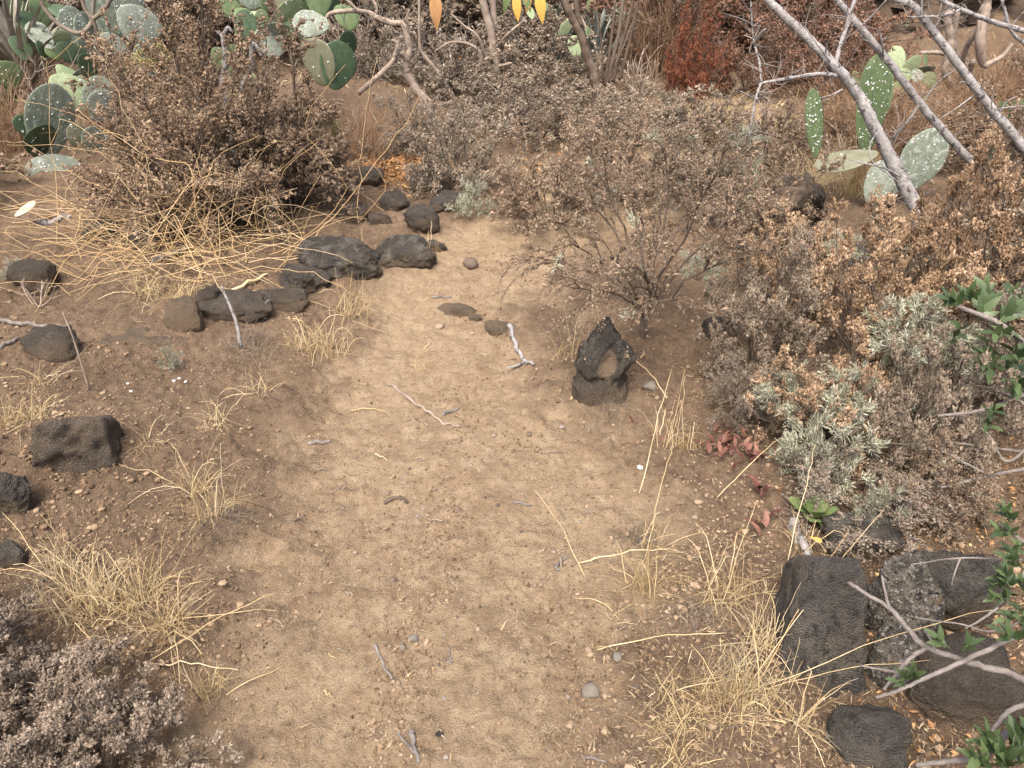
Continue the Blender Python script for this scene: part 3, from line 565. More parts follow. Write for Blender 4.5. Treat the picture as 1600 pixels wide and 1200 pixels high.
def litter():
    rng = np.random.default_rng(22)
    def bits(name, n, fn, lmin, lmax, wd, m, label, y1=7.5, flatness=0.15):
        x, y = scatter_pts(n, fn, rng, y1=y1); z = height(x, y) + 0.004
        D = rng.normal(size=(n, 3)); D[:, 2] *= flatness; L = lmin * (lmax / lmin) ** rng.random(n)
        C = np.stack([x, y, z], 1); V, T, Q = blades(C, D, L, wd * rng.uniform(0.6, 1.4, n), rng, fold=0.3)
        tag(obj(name, mesh(name, V, T, Q), m, kind="stuff"), label)
    side = lambda x, y: (1 - pathmask(x, y)) * (0.15 + 0.85 * sst(0.0, 0.45, vnoise(x * 2.1 + 8, y * 2.1 + 3)))
    bits("dark_litter", 15000, side, 0.005, 0.028, 0.0024, M['litter_dark'], "dark broken twig and leaf litter on the soil")
    bits("straw_litter", 9500, lambda x, y: side(x, y) * 0.9 + 0.025, 0.008, 0.055, 0.0012, M['straw'], "short broken straw bits strewn on the soil", flatness=0.25)
    # small orange fallen leaves, bottom right corner and the heap behind the boulders
    def spot(px, py, r):
        c = at(px, py); return lambda x, y: np.exp(-(((x - c[0]) ** 2 + (y - c[1]) ** 2) / r ** 2))
    a, b, c = spot(1480, 800, 0.34), spot(1440, 1120, 0.16), spot(1560, 740, 0.4)
    bits("fallen_leaves", 1000, lambda x, y: np.clip(a(x, y) + 0.7 * b(x, y) + 0.6 * c(x, y), 0, 1), 0.012, 0.03, 0.009, M['litter_orange'], "small orange fallen leaves on the soil by the corner stones", flatness=0.35)
    d = spot(616, 266, 0.26)
    bits("leaf_heap", 1500, d, 0.03, 0.08, 0.013, M['litter_orange'], "heap of narrow orange fallen leaves behind the black stones", flatness=0.5)
    e, f = spot(640, 105, 0.9), spot(880, 250, 0.4)
    bits("leaf_drift", 700, lambda x, y: np.clip(e(x, y) + f(x, y), 0, 1), 0.03, 0.08, 0.013, M['litter_orange'], "drift of narrow orange leaves beneath the pale bare trees", y1=10, flatness=0.5)
litter()

# ------------------------------------------------------------------ shrubs
def bez(A, B, C, m):
    t = np.linspace(0, 1, m)[None, :, None]; return A[:, None] * (1 - t) ** 2 + 2 * B[:, None] * t * (1 - t) + C[:, None] * t * t
def kids(P, n, t0, t1, L0, L1, spread, up, rng, m, droop=0.0):
    N, Mm, _ = P.shape; t = rng.uniform(t0, t1, (N, n)) * (Mm - 1); i = np.clip(t.astype(int), 0, Mm - 2); u = (t - i)[..., None]
    ar = np.arange(N)[:, None]; A = P[ar, i] * (1 - u) + P[ar, i + 1] * u; T = nrm(P[ar, i + 1] - P[ar, i])
    D = nrm(T + spread * nrm(rng.normal(size=T.shape)) + np.array([0, 0, up])); L = rng.uniform(L0, L1, (N, n, 1))
    A = A.reshape(-1, 3); D = D.reshape(-1, 3); L = L.reshape(-1, 1); Tt = T.reshape(-1, 3)
    C = A + D * L + np.array([0, 0, -droop]) * L; Bm = A + (D * 0.6 + Tt * 0.4) * L * 0.55 + np.array([0, 0, droop * 0.3]) * L
    return bez(A, Bm, C, m)
def along(P, n, t0, t1, rng, jit):
    N, Mm, _ = P.shape; t = rng.uniform(t0, t1, (N, n)) * (Mm - 1); i = np.clip(t.astype(int), 0, Mm - 2); u = (t - i)[..., None]; ar = np.arange(N)[:, None]
    A = P[ar, i] * (1 - u) + P[ar, i + 1] * u; T = P[ar, i + 1] - P[ar, i]
    return (A + rng.normal(size=A.shape) * jit).reshape(-1, 3), nrm(T.reshape(-1, 3))
def shrub_parts(seed, H, Rd, kind='plume', n1=13, n2=9, n3=7, nb=13, bead=0.0042, leaf=2600, silver=0, trunk=0.0, low=18, high=72, droop=0.15, l2=0.30, l3=0.10, start2=0.35, lean=(0, 0), pw=0.5, leafL=0.022, wood=1.0):
    """-> list of (part name, mesh, default material key); every main branch is a part with its own twigs"""
    rng = np.random.default_rng(seed); S = max(H, Rd)
    az_ = np.arange(n1) * 2.39996 + rng.normal(0, 0.3, n1); th = np.radians(low + (high - low) * ((np.arange(n1) + 0.5) / n1) ** pw + rng.normal(0, 5, n1))
    dirs = np.stack([np.sin(th) * np.cos(az_), np.sin(th) * np.sin(az_), np.cos(th)], 1)
    rad = 1 / np.sqrt((dirs[:, :2] ** 2).sum(1) / Rd ** 2 + dirs[:, 2] ** 2 / H ** 2)
    tips = dirs * (rad * rng.uniform(0.72, 0.95, n1))[:, None] + np.array([lean[0], lean[1], 0])
    A = np.tile([0, 0, trunk * 0.8], (n1, 1)) + rng.normal(0, 0.008, (n1, 3))
    if trunk == 0: A[:, :2] += dirs[:, :2] * 0.04 * S; A[:, 2] = -0.03
    Bc = A + (tips - A) * 0.5 + np.stack([dirs[:, 0] * -0.02, dirs[:, 1] * -0.02, np.full(n1, 0.06 * S)], 1) + rng.normal(0, 0.035 * S, (n1, 3))
    P1 = bez(A, Bc, tips, 9); P1[:, 1:-1] += rng.normal(0, 0.006 * S, P1[:, 1:-1].shape)
    P2 = kids(P1, n2, start2, 1.0, l2 * S * 0.6, l2 * S * 1.1, 0.85, 0.35, rng, 6, droop)
    if kind == 'plume':
        P3 = kids(P2, n3, 0.15, 1.0, l3 * 0.6, l3 * 1.3, 0.75, 0.1, rng, 4, droop)
        B, T = along(P3, nb, 0.05, 1.0, rng, bead * 1.1)
    else:                                   # flat-topped clusters of little heads
        P3 = kids(P2, n3, 0.55, 1.0, l3 * 0.5, l3 * 1.1, 0.8, 0.75, rng, 4, 0)
        B, T = along(P3, nb, 0.72, 1.02, rng, bead * 1.5)
    keep = B[:, 2] > 0.015; B = B[keep]; T = T[keep]
    parts = []
    r1 = 0.0085 * S / 0.8 * wood
    if trunk:
        tp = np.array([[0, 0, -0.04], [0.004, 0, trunk * 0.5], [0, 0, trunk * 0.85], [0, 0, trunk]]); v = tubes(spline(tp, 8), np.linspace(r1 * 2.6, r1 * 2.0, 8), 8, True)
        parts.append(("trunk", mesh("trunk", *v), 'twig_dark', None))
    for i in range(n1):
        mb = MB(); mb.add(*tubes(P1[i:i + 1], np.linspace(r1, r1 * 0.35, 9)[None], 5))
        p2 = P2[i * n2:(i + 1) * n2]; mb.add(*tubes(p2, np.tile(np.linspace(r1 * 0.36, r1 * 0.15, 6), (n2, 1)), 3))
        p3 = P3[i * n2 * n3:(i + 1) * n2 * n3]; mb.add(*tubes(p3, np.tile(np.linspace(r1 * 0.14, r1 * 0.08, 4), (len(p3), 1)), 3))
        parts.append(("branch", mb.mesh("branch"), 'twig_dark', None))
    s = bead * np.clip(np.exp(rng.normal(-0.12, 0.38, len(B))), 0.35, 1.9); st = rng.choice([1.1, 1.4, 2.1], (len(B), 1), p=[0.5, 0.3, 0.2]); nb_ = int(len(B) * 0.72)
    mbc = MB(); mbc.add(*octas(B[:0], s[:0], rng)) if False else None
    sel = rng.permutation(len(B)); a_, b_ = sel[:nb_], sel[nb_:]
    mbc.add(*octas(B[a_], s[a_], rng, st[a_], T[a_] + rng.normal(0, 0.5, T[a_].shape)))
    mbc.add(*blades(B[b_], T[b_] + rng.normal(0, 0.7, T[b_].shape), s[b_] * rng.uniform(2.0, 4.5, len(b_)), s[b_] * 0.55, rng, 0, 0.1))
    parts.append(("crown", mbc.mesh("crown", True), 'heads_brown', "stuff"))
    if leaf:
        k = max(1, int(leaf / (n1 * n2))); C, T2 = along(P2, k, 0.05, 1.0, rng, 0.012 * S)
        D = T2 + rng.normal(0, 0.9, T2.shape); ok = C[:, 2] > 0.01
        parts.append(("foliage", mesh("foliage", *blades(C[ok], D[ok], leafL * rng.uniform(0.6, 1.7, ok.sum()), leafL * 0.085, rng, 0.25, 0.12)), 'dry_leaf', "stuff"))
    if silver:
        pick = rng.permutation(len(P2))[:silver]; ends = P2[pick, -1]; tt = nrm(P2[pick, -1] - P2[pick, -2])
        q = 46; C = (ends[:, None] - tt[:, None] * rng.uniform(0, 0.05, (silver, q, 1)) + rng.normal(0, 0.006, (silver, q, 3))).reshape(-1, 3)
        D = (tt[:, None] * 0.9 + rng.normal(0, 0.6, (silver, q, 3)) + np.array([0, 0, 0.35])).reshape(-1, 3)
        parts.append(("leaf_tuft", mesh("leaf_tuft", *blades(C, D, 0.026 * rng.uniform(0.6, 1.3, len(C)), 0.0042, rng, 0.25, 0.1)), 'silver', "stuff"))
    return parts
def place_shrub(parts, px, base, label, heads='heads_brown', leafm='dry_leaf', scale=1.0, rz=0.0, group=None, wood='twig_dark', name="dry_shrub", cat="shrub", loc=None, silverm='silver'):
    p = at(px, base) if loc is None else np.asarray(loc, float); p = p.copy(); p[2] -= 0.005
    t = thing(name, p, label, cat, group, rz, scale)
    for nm, me, mk, kind in parts:
        mat = {"crown": heads, "foliage": leafm, "branch": wood, "trunk": wood, "leaf_tuft": silverm}.get(nm, mk)
        o = obj(nm, me, M[mat], t, kind)
        o.material_slots[0].link = 'OBJECT'; o.material_slots[0].material = M[mat]
    return t
def dims(px, base, rpx, top):
    p = at(px, base); k = m_per_px(p); q = atY(px, top, p[1] + 0.25 * rpx * k); return max(q[2] - p[2], 0.12), rpx * k

# the big brown shrub at the left and its neighbour
H, Rd = dims(315, 340, 150, -10)
S1 = shrub_parts(1, H * 1.22, Rd * 1.0, 'plume', pw=0.72, n1=34, n2=15, n3=7, nb=12, bead=0.0058, leaf=15000, low=2, high=80, droop=0.02, l2=0.22, l3=0.09, start2=0.18, leafL=0.03, wood=0.7)
place_shrub(S1, 335, 336, "big rounded dense brown shrub rising behind the straw tangle", 'heads_umber', group="dry shrubs")
H, Rd = dims(455, 318, 72, 75)
S2 = shrub_parts(2, H * 1.42, Rd * 1.15, 'plume', pw=0.8, n1=18, n2=9, n3=8, nb=13, bead=0.0068, leaf=5000, low=4, high=82, droop=0.05, l2=0.28, l3=0.085, start2=0.25)
place_shrub(S2, 452, 322, "golden brown shrub joined to the side of the big brown one", 'heads_brown', group="dry shrubs")
# the open twiggy shrub in the middle
H, Rd = dims(1003, 528, 185, 180)
S5 = shrub_parts(5, H * 1.3, Rd * 1.12, 'plume', n1=17, n2=6, n3=8, nb=17, bead=0.0036, leaf=1500, silver=14, trunk=0.13, low=6, high=56, droop=0.3, l2=0.23, l3=0.10, start2=0.55, wood=0.62, lean=(-0.07, 0))
place_shrub(S5, 1003, 530, "open twiggy shrub on a short bare trunk beside the hollowed stone", 'heads_brown', group="dry shrubs", rz=0.6)
# seed-head shrubs on the right
SA = shrub_parts(61, 0.62, 0.40, 'corymb', n1=18, n2=9, n3=6, nb=20, bead=0.0052, leaf=6500, silver=9, low=6, high=78, droop=0.0, l2=0.26, l3=0.065, start2=0.38)
SB = shrub_parts(62, 0.48, 0.42, 'corymb', n1=17, n2=9, n3=5, nb=20, bead=0.0052, leaf=7000, silver=30, low=10, high=82, droop=0.1, l2=0.26, l3=0.065, start2=0.35)
SC = shrub_parts(63, 0.55, 0.36, 'plume', n1=16, n2=9, n3=8, nb=14, bead=0.0038, leaf=5200, silver=14, low=6, high=76, droop=0.15, l2=0.28, l3=0.08, start2=0.3)
G6 = "seed-head shrubs massed right of the path"
def fit(parts, h0, r0, px, base, rpx, top, label, **k):
    H, Rd = dims(px, base, rpx, top); place_shrub(parts, px, base, label, scale=((0.9 if base < 420 else 0.82) * Rd / r0, (0.9 if base < 420 else 0.82) * Rd / r0, (1.15 if base < 420 else 0.98) * H / h0), **k)
fit(SA, .62, .40, 1180, 570, 112, 335, "grey brown seed-head shrub directly beside the open twiggy one", heads='heads_tan', group=G6, rz=0.4)
fit(SA, .62, .40, 1345, 570, 150, 290, "tallest golden seed-head shrub below the fallen grey cactus pads", heads='heads_gold', group=G6, rz=1.9)
fit(SA, .62, .40, 1510, 500, 150, 180, "golden seed-head shrub under the leaning grey tree", heads='heads_gold', group=G6, rz=3.3)
fit(SC, .55, .36, 1545, 640, 120, 380, "grey brown shrub behind the glossy green leaves", heads='heads_grey', group=G6, rz=0.2)
fit(SB, .48, .42, 1275, 690, 130, 505, "front seed-head shrub with tan clusters over grey leaves", heads='heads_gold', group=G6, rz=0.9)
fit(SB, .48, .42, 1425, 725, 140, 490, "shrub with the brightest silver-green leaf clump and tan seed heads", heads='heads_tan', group=G6, rz=4.0)
fit(SC, .55, .36, 1160, 650, 80, 520, "small whitish grey shrub at the dirt's edge near the red rosette", heads='heads_grey', group=G6, rz=2.2)
fit(SC, .55, .36, 1345, 800, 160, 680, "low grey sprawling shrub behind the green rosette", heads='heads_grey', group=G6, rz=5.1)
fit(SC, .55, .36, 1455, 790, 110, 650, "low brown sprawling shrub above the orange fallen leaves", heads='heads_brown', group=G6, rz=1.2)
fit(SA, .62, .40, 1230, 470, 95, 300, "golden brown seed-head shrub in front of the squared lava block", heads='heads_gold', group=G6, rz=2.7)
fit(SB, .48, .42, 1420, 430, 90, 300, "seed-head shrub at the foot of the grey dead tree", heads='heads_gold', group=G6, rz=5.5)
fit(SA, .62, .40, 1580, 350, 80, 160, "golden seed-head shrub at the frame's edge under the bare branches", heads='heads_brown', group=G6, rz=0.0)
# mid and back shrubs
BA = shrub_parts(71, 0.8, 0.55, 'plume', n1=17, n2=8, n3=6, nb=10, bead=0.0075, leaf=3200, silver=10, low=4, high=80, droop=0.1, l2=0.28, l3=0.10, start2=0.3, leafL=0.034)
BB = shrub_parts(72, 0.8, 0.55, 'corymb', n1=17, n2=8, n3=6, nb=9, bead=0.0075, leaf=3600, silver=22, low=4, high=80, droop=0.05, l2=0.28, l3=0.10, start2=0.25, leafL=0.034)
BC = shrub_parts(73, 0.8, 0.60, 'plume', n1=18, n2=7, n3=6, nb=9, bead=0.009, leaf=4200, low=2, high=84, droop=0.0, l2=0.26, l3=0.11, start2=0.2, leafL=0.042)
GM = "dry shrubs behind the path's bend"
for i, (pt, px, base, rpx, top, hd, lb) in enumerate([
        (BA, 862, 345, 110, 190, 'heads_brown', "brown shrub hanging over the sandy bend beside the silver plant"),
        (BB, 715, 300, 95, 155, 'heads_tan', "grey stemmed shrub behind the dark stones"),
        (BA, 960, 300, 100, 165, 'heads_brown', "brown shrub behind the crown of the open twiggy one"),
        (BB, 1090, 330, 100, 170, 'heads_tan', "tan shrub between the twiggy one and the squared block"),
        (BA, 1195, 400, 95, 225, 'heads_brown', "brown shrub in front of the hidden spotted cactus"),
        (BB, 850, 215, 120, 105, 'heads_tan', "pale tan shrub at the foot of the grey smooth trunk"),
        (BB, 985, 220, 110, 120, 'heads_tan', "tan shrub at the foot of the rough brown trunk"),
        (BA, 660, 240, 80, 135, 'heads_grey', "greyish shrub below the twisted pale branch"),
        (BB, 1100, 215, 90, 130, 'heads_tan', "tan shrub below the red-brown bushes"),
        (BA, 1200, 260, 90, 140, 'heads_brown', "brown shrub below the dead hooked branch"),
        (BC, 850, 150, 130, 35, 'heads_tan', "grey-tan mounded shrub between the two trunks"),
        (BC, 700, 140, 110, 25, 'heads_grey', "olive grey shrub behind the twisted pale branch"),
        (BA, 770, 190, 90, 110, 'heads_grey', "grey shrub around the base of the grey trunk"),
        (BC, 590, 120, 80, 10, 'heads_grey', "grey shrub beside the cactus thicket"),
        (BA, 1370, 230, 90, 130, 'heads_umber', "brown scrub behind the fallen cactus pad"),
        (BA, 1480, 250, 100, 160, 'heads_brown', "brown scrub under the rock face")]):
    fit(pt, .8, .6 if pt is BC else .55, px, base, rpx, top, lb, heads=hd, group=GM, rz=i * 1.3)
GRD = "red-brown shrubs below the rock face"
for i, (px, base, rpx, top, lb) in enumerate([(1085, 150, 60, 10, "brightest rust red bush behind the rough brown trunk"), (1170, 145, 90, 20, "dark red-brown bush behind the hooked dead branch"),
        (1260, 135, 90, 10, "red-brown bush behind the grey leaning tree"), (1330, 160, 80, 60, "low red-brown bush in front of the rock face"), (1040, 110, 80, -30, "tall brownish bush beside the rust red one")]):
    fit(BC, .8, .6, px, base, rpx, top, lb, heads='heads_rust' if i else 'heads_red', leafm='dry_leaf' if i else 'heads_red', group=GRD, rz=i * 2.1)
# hillside cover far behind
rng = np.random.default_rng(5); hm = ['heads_grey', 'heads_tan', 'heads_umber', 'heads_brown', 'heads_red']
for i in range(95):
    y = rng.uniform(7.9, 14); x = rng.uniform(-1, 1) * (y * 0.8 + 1)
    if x > 2.6 and y > 8.8: continue
    hd = hm[int(rng.integers(4))] if x < 1.5 else 'heads_rust'
    cn = {'heads_grey': "grey", 'heads_tan': "pale tan", 'heads_umber': "dark umber", 'heads_brown': "brown", 'heads_rust': "rusty brown"}[hd]
    s = rng.uniform(1.5, 2.6) * (0.8 if y < 9 else 1.15)
    place_shrub((BA, BB, BC)[i % 3], 0, 0, cn + " dry shrub in the dense scrub covering the back slope", hd, group=cn + " scrub on the back slope", scale=(s, s, s * 0.95), rz=rng.uniform(0, 6), loc=(x, y, ground(x, y)))
# the same scrub carries on to either side
for i, (x, y, pt, sc_, hd, lb) in enumerate([(2.15, 2.35, SA, 1.0, 'heads_gold', "golden seed-head shrub behind the glossy leaves, past the corner stones"), (2.5, 3.1, SA, 1.1, 'heads_tan', "tan seed-head shrub past the leaning grey tree's foot"), (2.9, 2.0, SC, 1.1, 'heads_grey', "grey shrub well past the corner stones"), (3.3, 3.9, SA, 1.2, 'heads_brown', "brown seed-head shrub under the knotted dead limb"), (2.05, 1.45, SB, 0.9, 'heads_tan', "tan shrub past the leafy sprig in the bottom corner"), (3.6, 5.2, BA, 1.1, 'heads_brown', "brown shrub past the stubby pale tree"), (4.6, 6.4, BC, 1.1, 'heads_rust', "rusty shrub at the end of the rock face"), (2.8, 1.1, BA, 0.7, 'heads_grey', "grey shrub far past the corner stones"),
        (-3.6, 4.3, BA, 1.1, 'heads_umber', "umber shrub past the spotted cactus pads"), (-2.6, 2.6, SC, 1.0, 'heads_grey', "grey shrub past the squarish dark block"), (-4.4, 5.6, BC, 1.2, 'heads_grey', "grey shrub past the cactus thicket"), (-2.2, 1.5, SA, 0.8, 'heads_brown', "brown shrub past the near grey shrubs"), (-3.4, 3.2, BB, 0.9, 'heads_tan', "tan shrub past the straw tangle")]):
    place_shrub(pt, 0, 0, lb, hd, group="shrubs carrying on past the edges", loc=(x, y, ground(x, y)), rz=i * 1.1, scale=sc_)
# near grey shrub, bottom left
S8 = shrub_parts(8, 0.34, 0.34, 'corymb', n1=15, n2=9, n3=9, nb=15, bead=0.0042, leaf=4800, silver=5, low=10, high=80, droop=0.05, l2=0.32, l3=0.055, start2=0.3, leafL=0.018)
place_shrub(S8, 50, 1190, "grey shrub with ashen seed clusters in the near corner", 'heads_ash', group="grey shrubs in the near corner", rz=0.3, scale=(0.76, 0.76, 0.6))
place_shrub(S8, 175, 1235, "smaller grey shrub with a silver-green tip beside the golden grass", 'heads_ash', group="grey shrubs in the near corner", rz=2.6, scale=0.62)
place_shrub(S8, -60, 1080, "grey shrub half out of the frame above the near corner", 'heads_ash', group="grey shrubs in the near corner", rz=4.4, scale=0.75)
# silver-leaved small plants
SV = shrub_parts(9, 0.22, 0.16, 'corymb', n1=9, n2=6, n3=2, nb=2, bead=0.003, leaf=200, silver=50, low=5, high=70, l2=0.4, l3=0.03, start2=0.3)
def silver(px, base, top, rpx, lb, rz=0):
    H, Rd = dims(px, base, rpx, top); place_shrub(SV, px, base, lb, 'heads_grey', scale=(Rd / .16, Rd / .16, H / .22), rz=rz, name="silver_plant", cat="plant", group="silver-leaved plants")
silver(738, 332, 265, 34, "small silver-leaved plant behind the faceted black stone")
silver(1405, 640, 480, 60, "bright silver-green leaf clump amid the front seed-head shrubs", 1)
silver(1265, 760, 640, 60, "grey-green leafy clump above the green rosette", 2)
silver(1160, 330, 215, 30, "silver-green sprig beside the hooked dead branch", 3)
for j, (px, py, z, s_, lb) in enumerate([(1412, 545, 0.30, 1.0, "brightest pale silver-green leaf clump at the top of the front shrubs"), (1490, 570, 0.28, 0.7, "silver-green leaf clump next to the glossy leaves"), (1235, 650, 0.12, 0.8, "silver-green leafy sprigs low in the front shrub"), (1305, 690, 0.12, 0.9, "grey-green leafy sprigs over the brownish stone"), (1330, 615, 0.22, 0.6, "whitish withered leaf clump in the middle of the front shrubs"), (1310, 400, 0.25, 0.6, "pale green sprig below the golden seed heads"), (1165, 230, 0.35, 0.7, "silvery sprig under the hooked dead branch"), (1090, 430, 0.25, 0.6, "faint silver sprig on the twiggy shrub's far side")]):
    place_shrub(SV, 0, 0, lb, 'heads_grey', loc=atZ(px, py, z), scale=s_, rz=j * 1.1, name="silver_sprig", cat="plant", group="silver-leaved sprigs growing up through the dry shrubs")
silver(1370, 830, 740, 40, "pale leafy tuft over the flat-topped dark stone", 4)
silver(30, 440, 395, 20, "tiny grey-green sprig on the left bank", 5)
silver(268, 570, 530, 18, "tiny pale dry flowering sprig on the left bank's slab", 1.5)
H, Rd = dims(250, 130, 45, 30)
YT = shrub_parts(10, 0.3, 0.2, 'plume', n1=7, n2=5, n3=4, nb=12, bead=0.006, leaf=0, low=5, high=50, l2=0.35, l3=0.06)
q = atY(235, 90, at(305, 338)[1] + 0.1); place_shrub(YT, 0, 0, "yellow-green flowering tips poking from the top of the big brown shrub", 'tips_yellow', scale=0.6, loc=q - np.array([0, 0, 0.10]), name="yellow_sprig", cat="plant")
q = atY(512, 190, at(452, 322)[1] + 0.1); place_shrub(YT, 0, 0, "faint yellow tips on the side of the golden brown shrub", 'tips_yellow', loc=q - np.array([0, 0, 0.1]), name="yellow_sprig", cat="plant", scale=0.4)

# ------------------------------------------------------------------ wispy rust grass
def wisps(px, base, hpx, rpx, n, label, m='rust_wisp', seed=0):
    n = int(n * 0.6); rng = np.random.default_rng(seed + 900); p = at(px, base); k = m_per_px(p); Hh = hpx * k; Rr = rpx * k
    A = rng.normal(0, 0.35, (n, 3)) * Rr; A[:, 2] = -0.02; D = rng.normal(0, 1, (n, 3)) * Rr * 0.8; D[:, 2] = Hh * rng.uniform(0.4, 1.05, n)
    C = A + D; Bm = A + D * np.array([0.25, 0.25, 0.7]) + rng.normal(0, 0.1, (n, 3)) * Rr; P = bez(A, Bm, C, 6); P[:, 1:] += rng.normal(0, 0.02 * Hh, P[:, 1:].shape)
    t = thing("wispy_grass", p, label, "grass", "clumps of rust-coloured wispy grass")
    obj("foliage", mesh("foliage", *tubes(P, np.tile(np.linspace(0.0016, 0.0006, 6), (n, 1)) * max(1, dep(p) / 4.5), 3)), M[m], t, kind="stuff")
for i, a in enumerate([(562, 245, 90, 50, 420, "rust-coloured wispy grass beside the orange leaf heap"), (20, 235, 120, 60, 420, "rust-coloured wispy grass at the far left edge"), (160, 195, 80, 40, 260, "rust wisps under the smooth-barked tree"),
        (1385, 245, 110, 80, 420, "rust wisps behind the fallen grey cactus pad"), (1560, 170, 110, 60, 360, "orange wisps under the stubby bare tree"), (1470, 210, 60, 60, 300, "orange wisps in front of the rock face"), (1350, 190, 70, 60, 420, "rust wisps at the foot of the rock face"), (1420, 185, 70, 70, 420, "orange brown wisps around the pale green prickly pear"), (1520, 190, 90, 70, 420, "orange wisps left of the stubby bare tree"), (1590, 210, 100, 60, 420, "rust wisps at the frame's edge behind the knotted limb"), (1300, 215, 80, 60, 400, "rust wisps behind the tall spotted pads"), (1030, 120, 150, 60, 420, "rust wisps between the rough brown trunk and the red bush")]):
    wisps(*a, seed=i)
wisps(1255, 300, 60, 40, 300, "pale straw clump behind the squared lava block", 'straw', 31)
wisps(1330, 305, 90, 30, 260, "pale straw clump beside the squared lava block", 'straw', 32)
wisps(1130, 210, 70, 60, 300, "pale straw patch beyond the hooked dead branch", 'straw', 33)

# ------------------------------------------------------------------ straw tangle
def tangle():
    rng = np.random.default_rng(44); base = at(250, 400); t = thing("straw_tangle", base, "sprawling tangle of golden dry stalks in front of the big brown shrub", "dry plant")
    def put(P, r0):
        n = len(P); P = P.copy(); gz = height(P[:, 0], P[:, 1]) + 0.006; P[:, 2] = np.maximum(P[:, 2], gz)
        me = mesh("stem", *tubes(P - base, np.linspace(r0, r0 * 0.45, n), 4)); obj("stem", me, M['straw_gold'], t)
    for i in range(195):
        px = np.clip(rng.normal(268, 88), 20, 500); py = np.clip(rng.normal(392, 26), 330, 450) + 0.02 * abs(px - 250)
        a = at(px, py); ang = rng.uniform(0, 2 * np.pi); L = rng.uniform(0.3, 0.95); up = rng.uniform(0.02, 0.42) * L * rng.uniform(0.2, 1) * (1 if i % 3 else 2.3)
        d = np.array([math.cos(ang) * L, math.sin(ang) * L * 0.6, 0.0])
        c = a + d; c[2] = ground(c[0], c[1]) + max(0.0, rng.normal(0.08, 0.12))
        if rng.random() < 0.2: c[2] += rng.uniform(0.1, 0.4)
        b = (a + c) / 2; b[2] = max(a[2], c[2]) + up
        P = bez(a[None], b[None], c[None], 11)[0]; P[1:-1] += rng.normal(0, 0.009, (9, 3)); kk = int(rng.integers(4, 9)); P[kk:] += np.linspace(0, 1, 11 - kk)[:, None] * rng.normal(0, 0.12, 3); k2 = int(rng.integers(2, 5)); P[:k2] += np.linspace(1, 0, k2)[:, None] * rng.normal(0, 0.05, 3); put(P, rng.uniform(0.0011, 0.0023))
    # long stalks standing clear of the heap, as they lean in the photograph
    for pts in ([(275, 400), (228, 250), (175, 130), (160, 45)], [(205, 330), (200, 240), (150, 60), (75, 100)], [(90, 370), (85, 250), (72, 110), (65, 90)], [(150, 360), (250, 230), (300, 140), (308, 128)], [(310, 330), (240, 260), (120, 180), (20, 155)],
                [(200, 420), (300, 270), (225, 240), (120, 170)], [(480, 390), (530, 330), (600, 240), (655, 150)], [(560, 350), (600, 280), (500, 200), (450, 170)], [(560, 350), (565, 250), (570, 180), (590, 90)], [(440, 400), (540, 300), (480, 200), (540, 100)],
                [(290, 350), (300, 260), (285, 210), (225, 190)], [(330, 420), (250, 330), (215, 250), (210, 215)], [(5, 330), (90, 345), (200, 420), (270, 450)], [(0, 210), (60, 300), (130, 380), (175, 455)], [(420, 400), (470, 370), (380, 280), (240, 240)],
                [(160, 320), (225, 200), (310, 240), (350, 250)], [(400, 370), (440, 330), (330, 300), (240, 320)], [(20, 350), (120, 330), (200, 300), (300, 260)], [(355, 440), (310, 330), (300, 260), (335, 210)], [(600, 330), (550, 290), (470, 260), (400, 280)]):
        p0 = at(*pts[0]); Q = [p0] + [atY(x, y, p0[1] + (0.1 + 0.05 * j) * (1 if j else 0)) for j, (x, y) in enumerate(pts[1:], 1)]
        P = spline(Q, 14); P[1:-1] += rng.normal(0, 0.008, (12, 3)); put(P, rng.uniform(0.0017, 0.0028))
tangle()

# ------------------------------------------------------------------ grass tufts
def tuft(px, base, n, Lpx, spread, label, m='straw', seed=0, lie=0.35, stalks=0, group="dry grass tufts", rpx=14, thick=1.0):
    rng = np.random.default_rng(seed + int(px * 3 + base)); p = at(px, base); k = m_per_px(p)
    t = thing("grass_tuft", p, label, "grass", group)
    def blade_paths(n, L, sp, r):
        A = rng.normal(0, 0.5, (n, 3)) * r * k; A[:, 2] = 0
        A[:, 2] = height(p[0] + A[:, 0], p[1] + A[:, 1]) - p[2] - 0.006
        an = rng.uniform(0, 2 * np.pi, n); ti = np.abs(rng.normal(0, sp, n)); Lk_ = L * k * rng.uniform(0.35, 1.1, n)
        D = np.stack([np.sin(ti) * np.cos(an), np.sin(ti) * np.sin(an), np.cos(ti)], 1)
        C = A + D * Lk_[:, None]; C[:, 2] -= Lk_ * rng.uniform(0, lie, n); Bm = A + D * Lk_[:, None] * 0.5 + np.array([0, 0, 1]) * (Lk_ * 0.12)[:, None]
        P = bez(A, Bm, C, 6); P[:, 1:] += rng.normal(0, 0.007, (n, 5, 3)) * Lk_[:, None, None]
        g = height(p[0] + P[..., 0], p[1] + P[..., 1]) - p[2] + 0.003; P[:, 1:, 2] = np.maximum(P[:, 1:, 2], g[:, 1:]); return P
    P = blade_paths(n, Lpx, spread, rpx); w0 = 0.0009 * thick * max(1.0, p[1] / 2.2)
    obj("foliage", mesh("foliage", *tubes(P, np.tile(np.linspace(w0, w0 * 0.35, 6), (n, 1)) * rng.uniform(0.6, 1.4, (n, 1)), 3)), M[m], t, kind="stuff")
    if stalks:
        P = blade_paths(stalks, Lpx * 1.5, spread * 0.9, rpx)
        for i in range(stalks): obj("stalk", mesh("stalk", *tubes(P[i:i + 1], np.linspace(w0 * 1.7, w0 * 0.8, 6)[None], 4)), M[m], t)
    return t
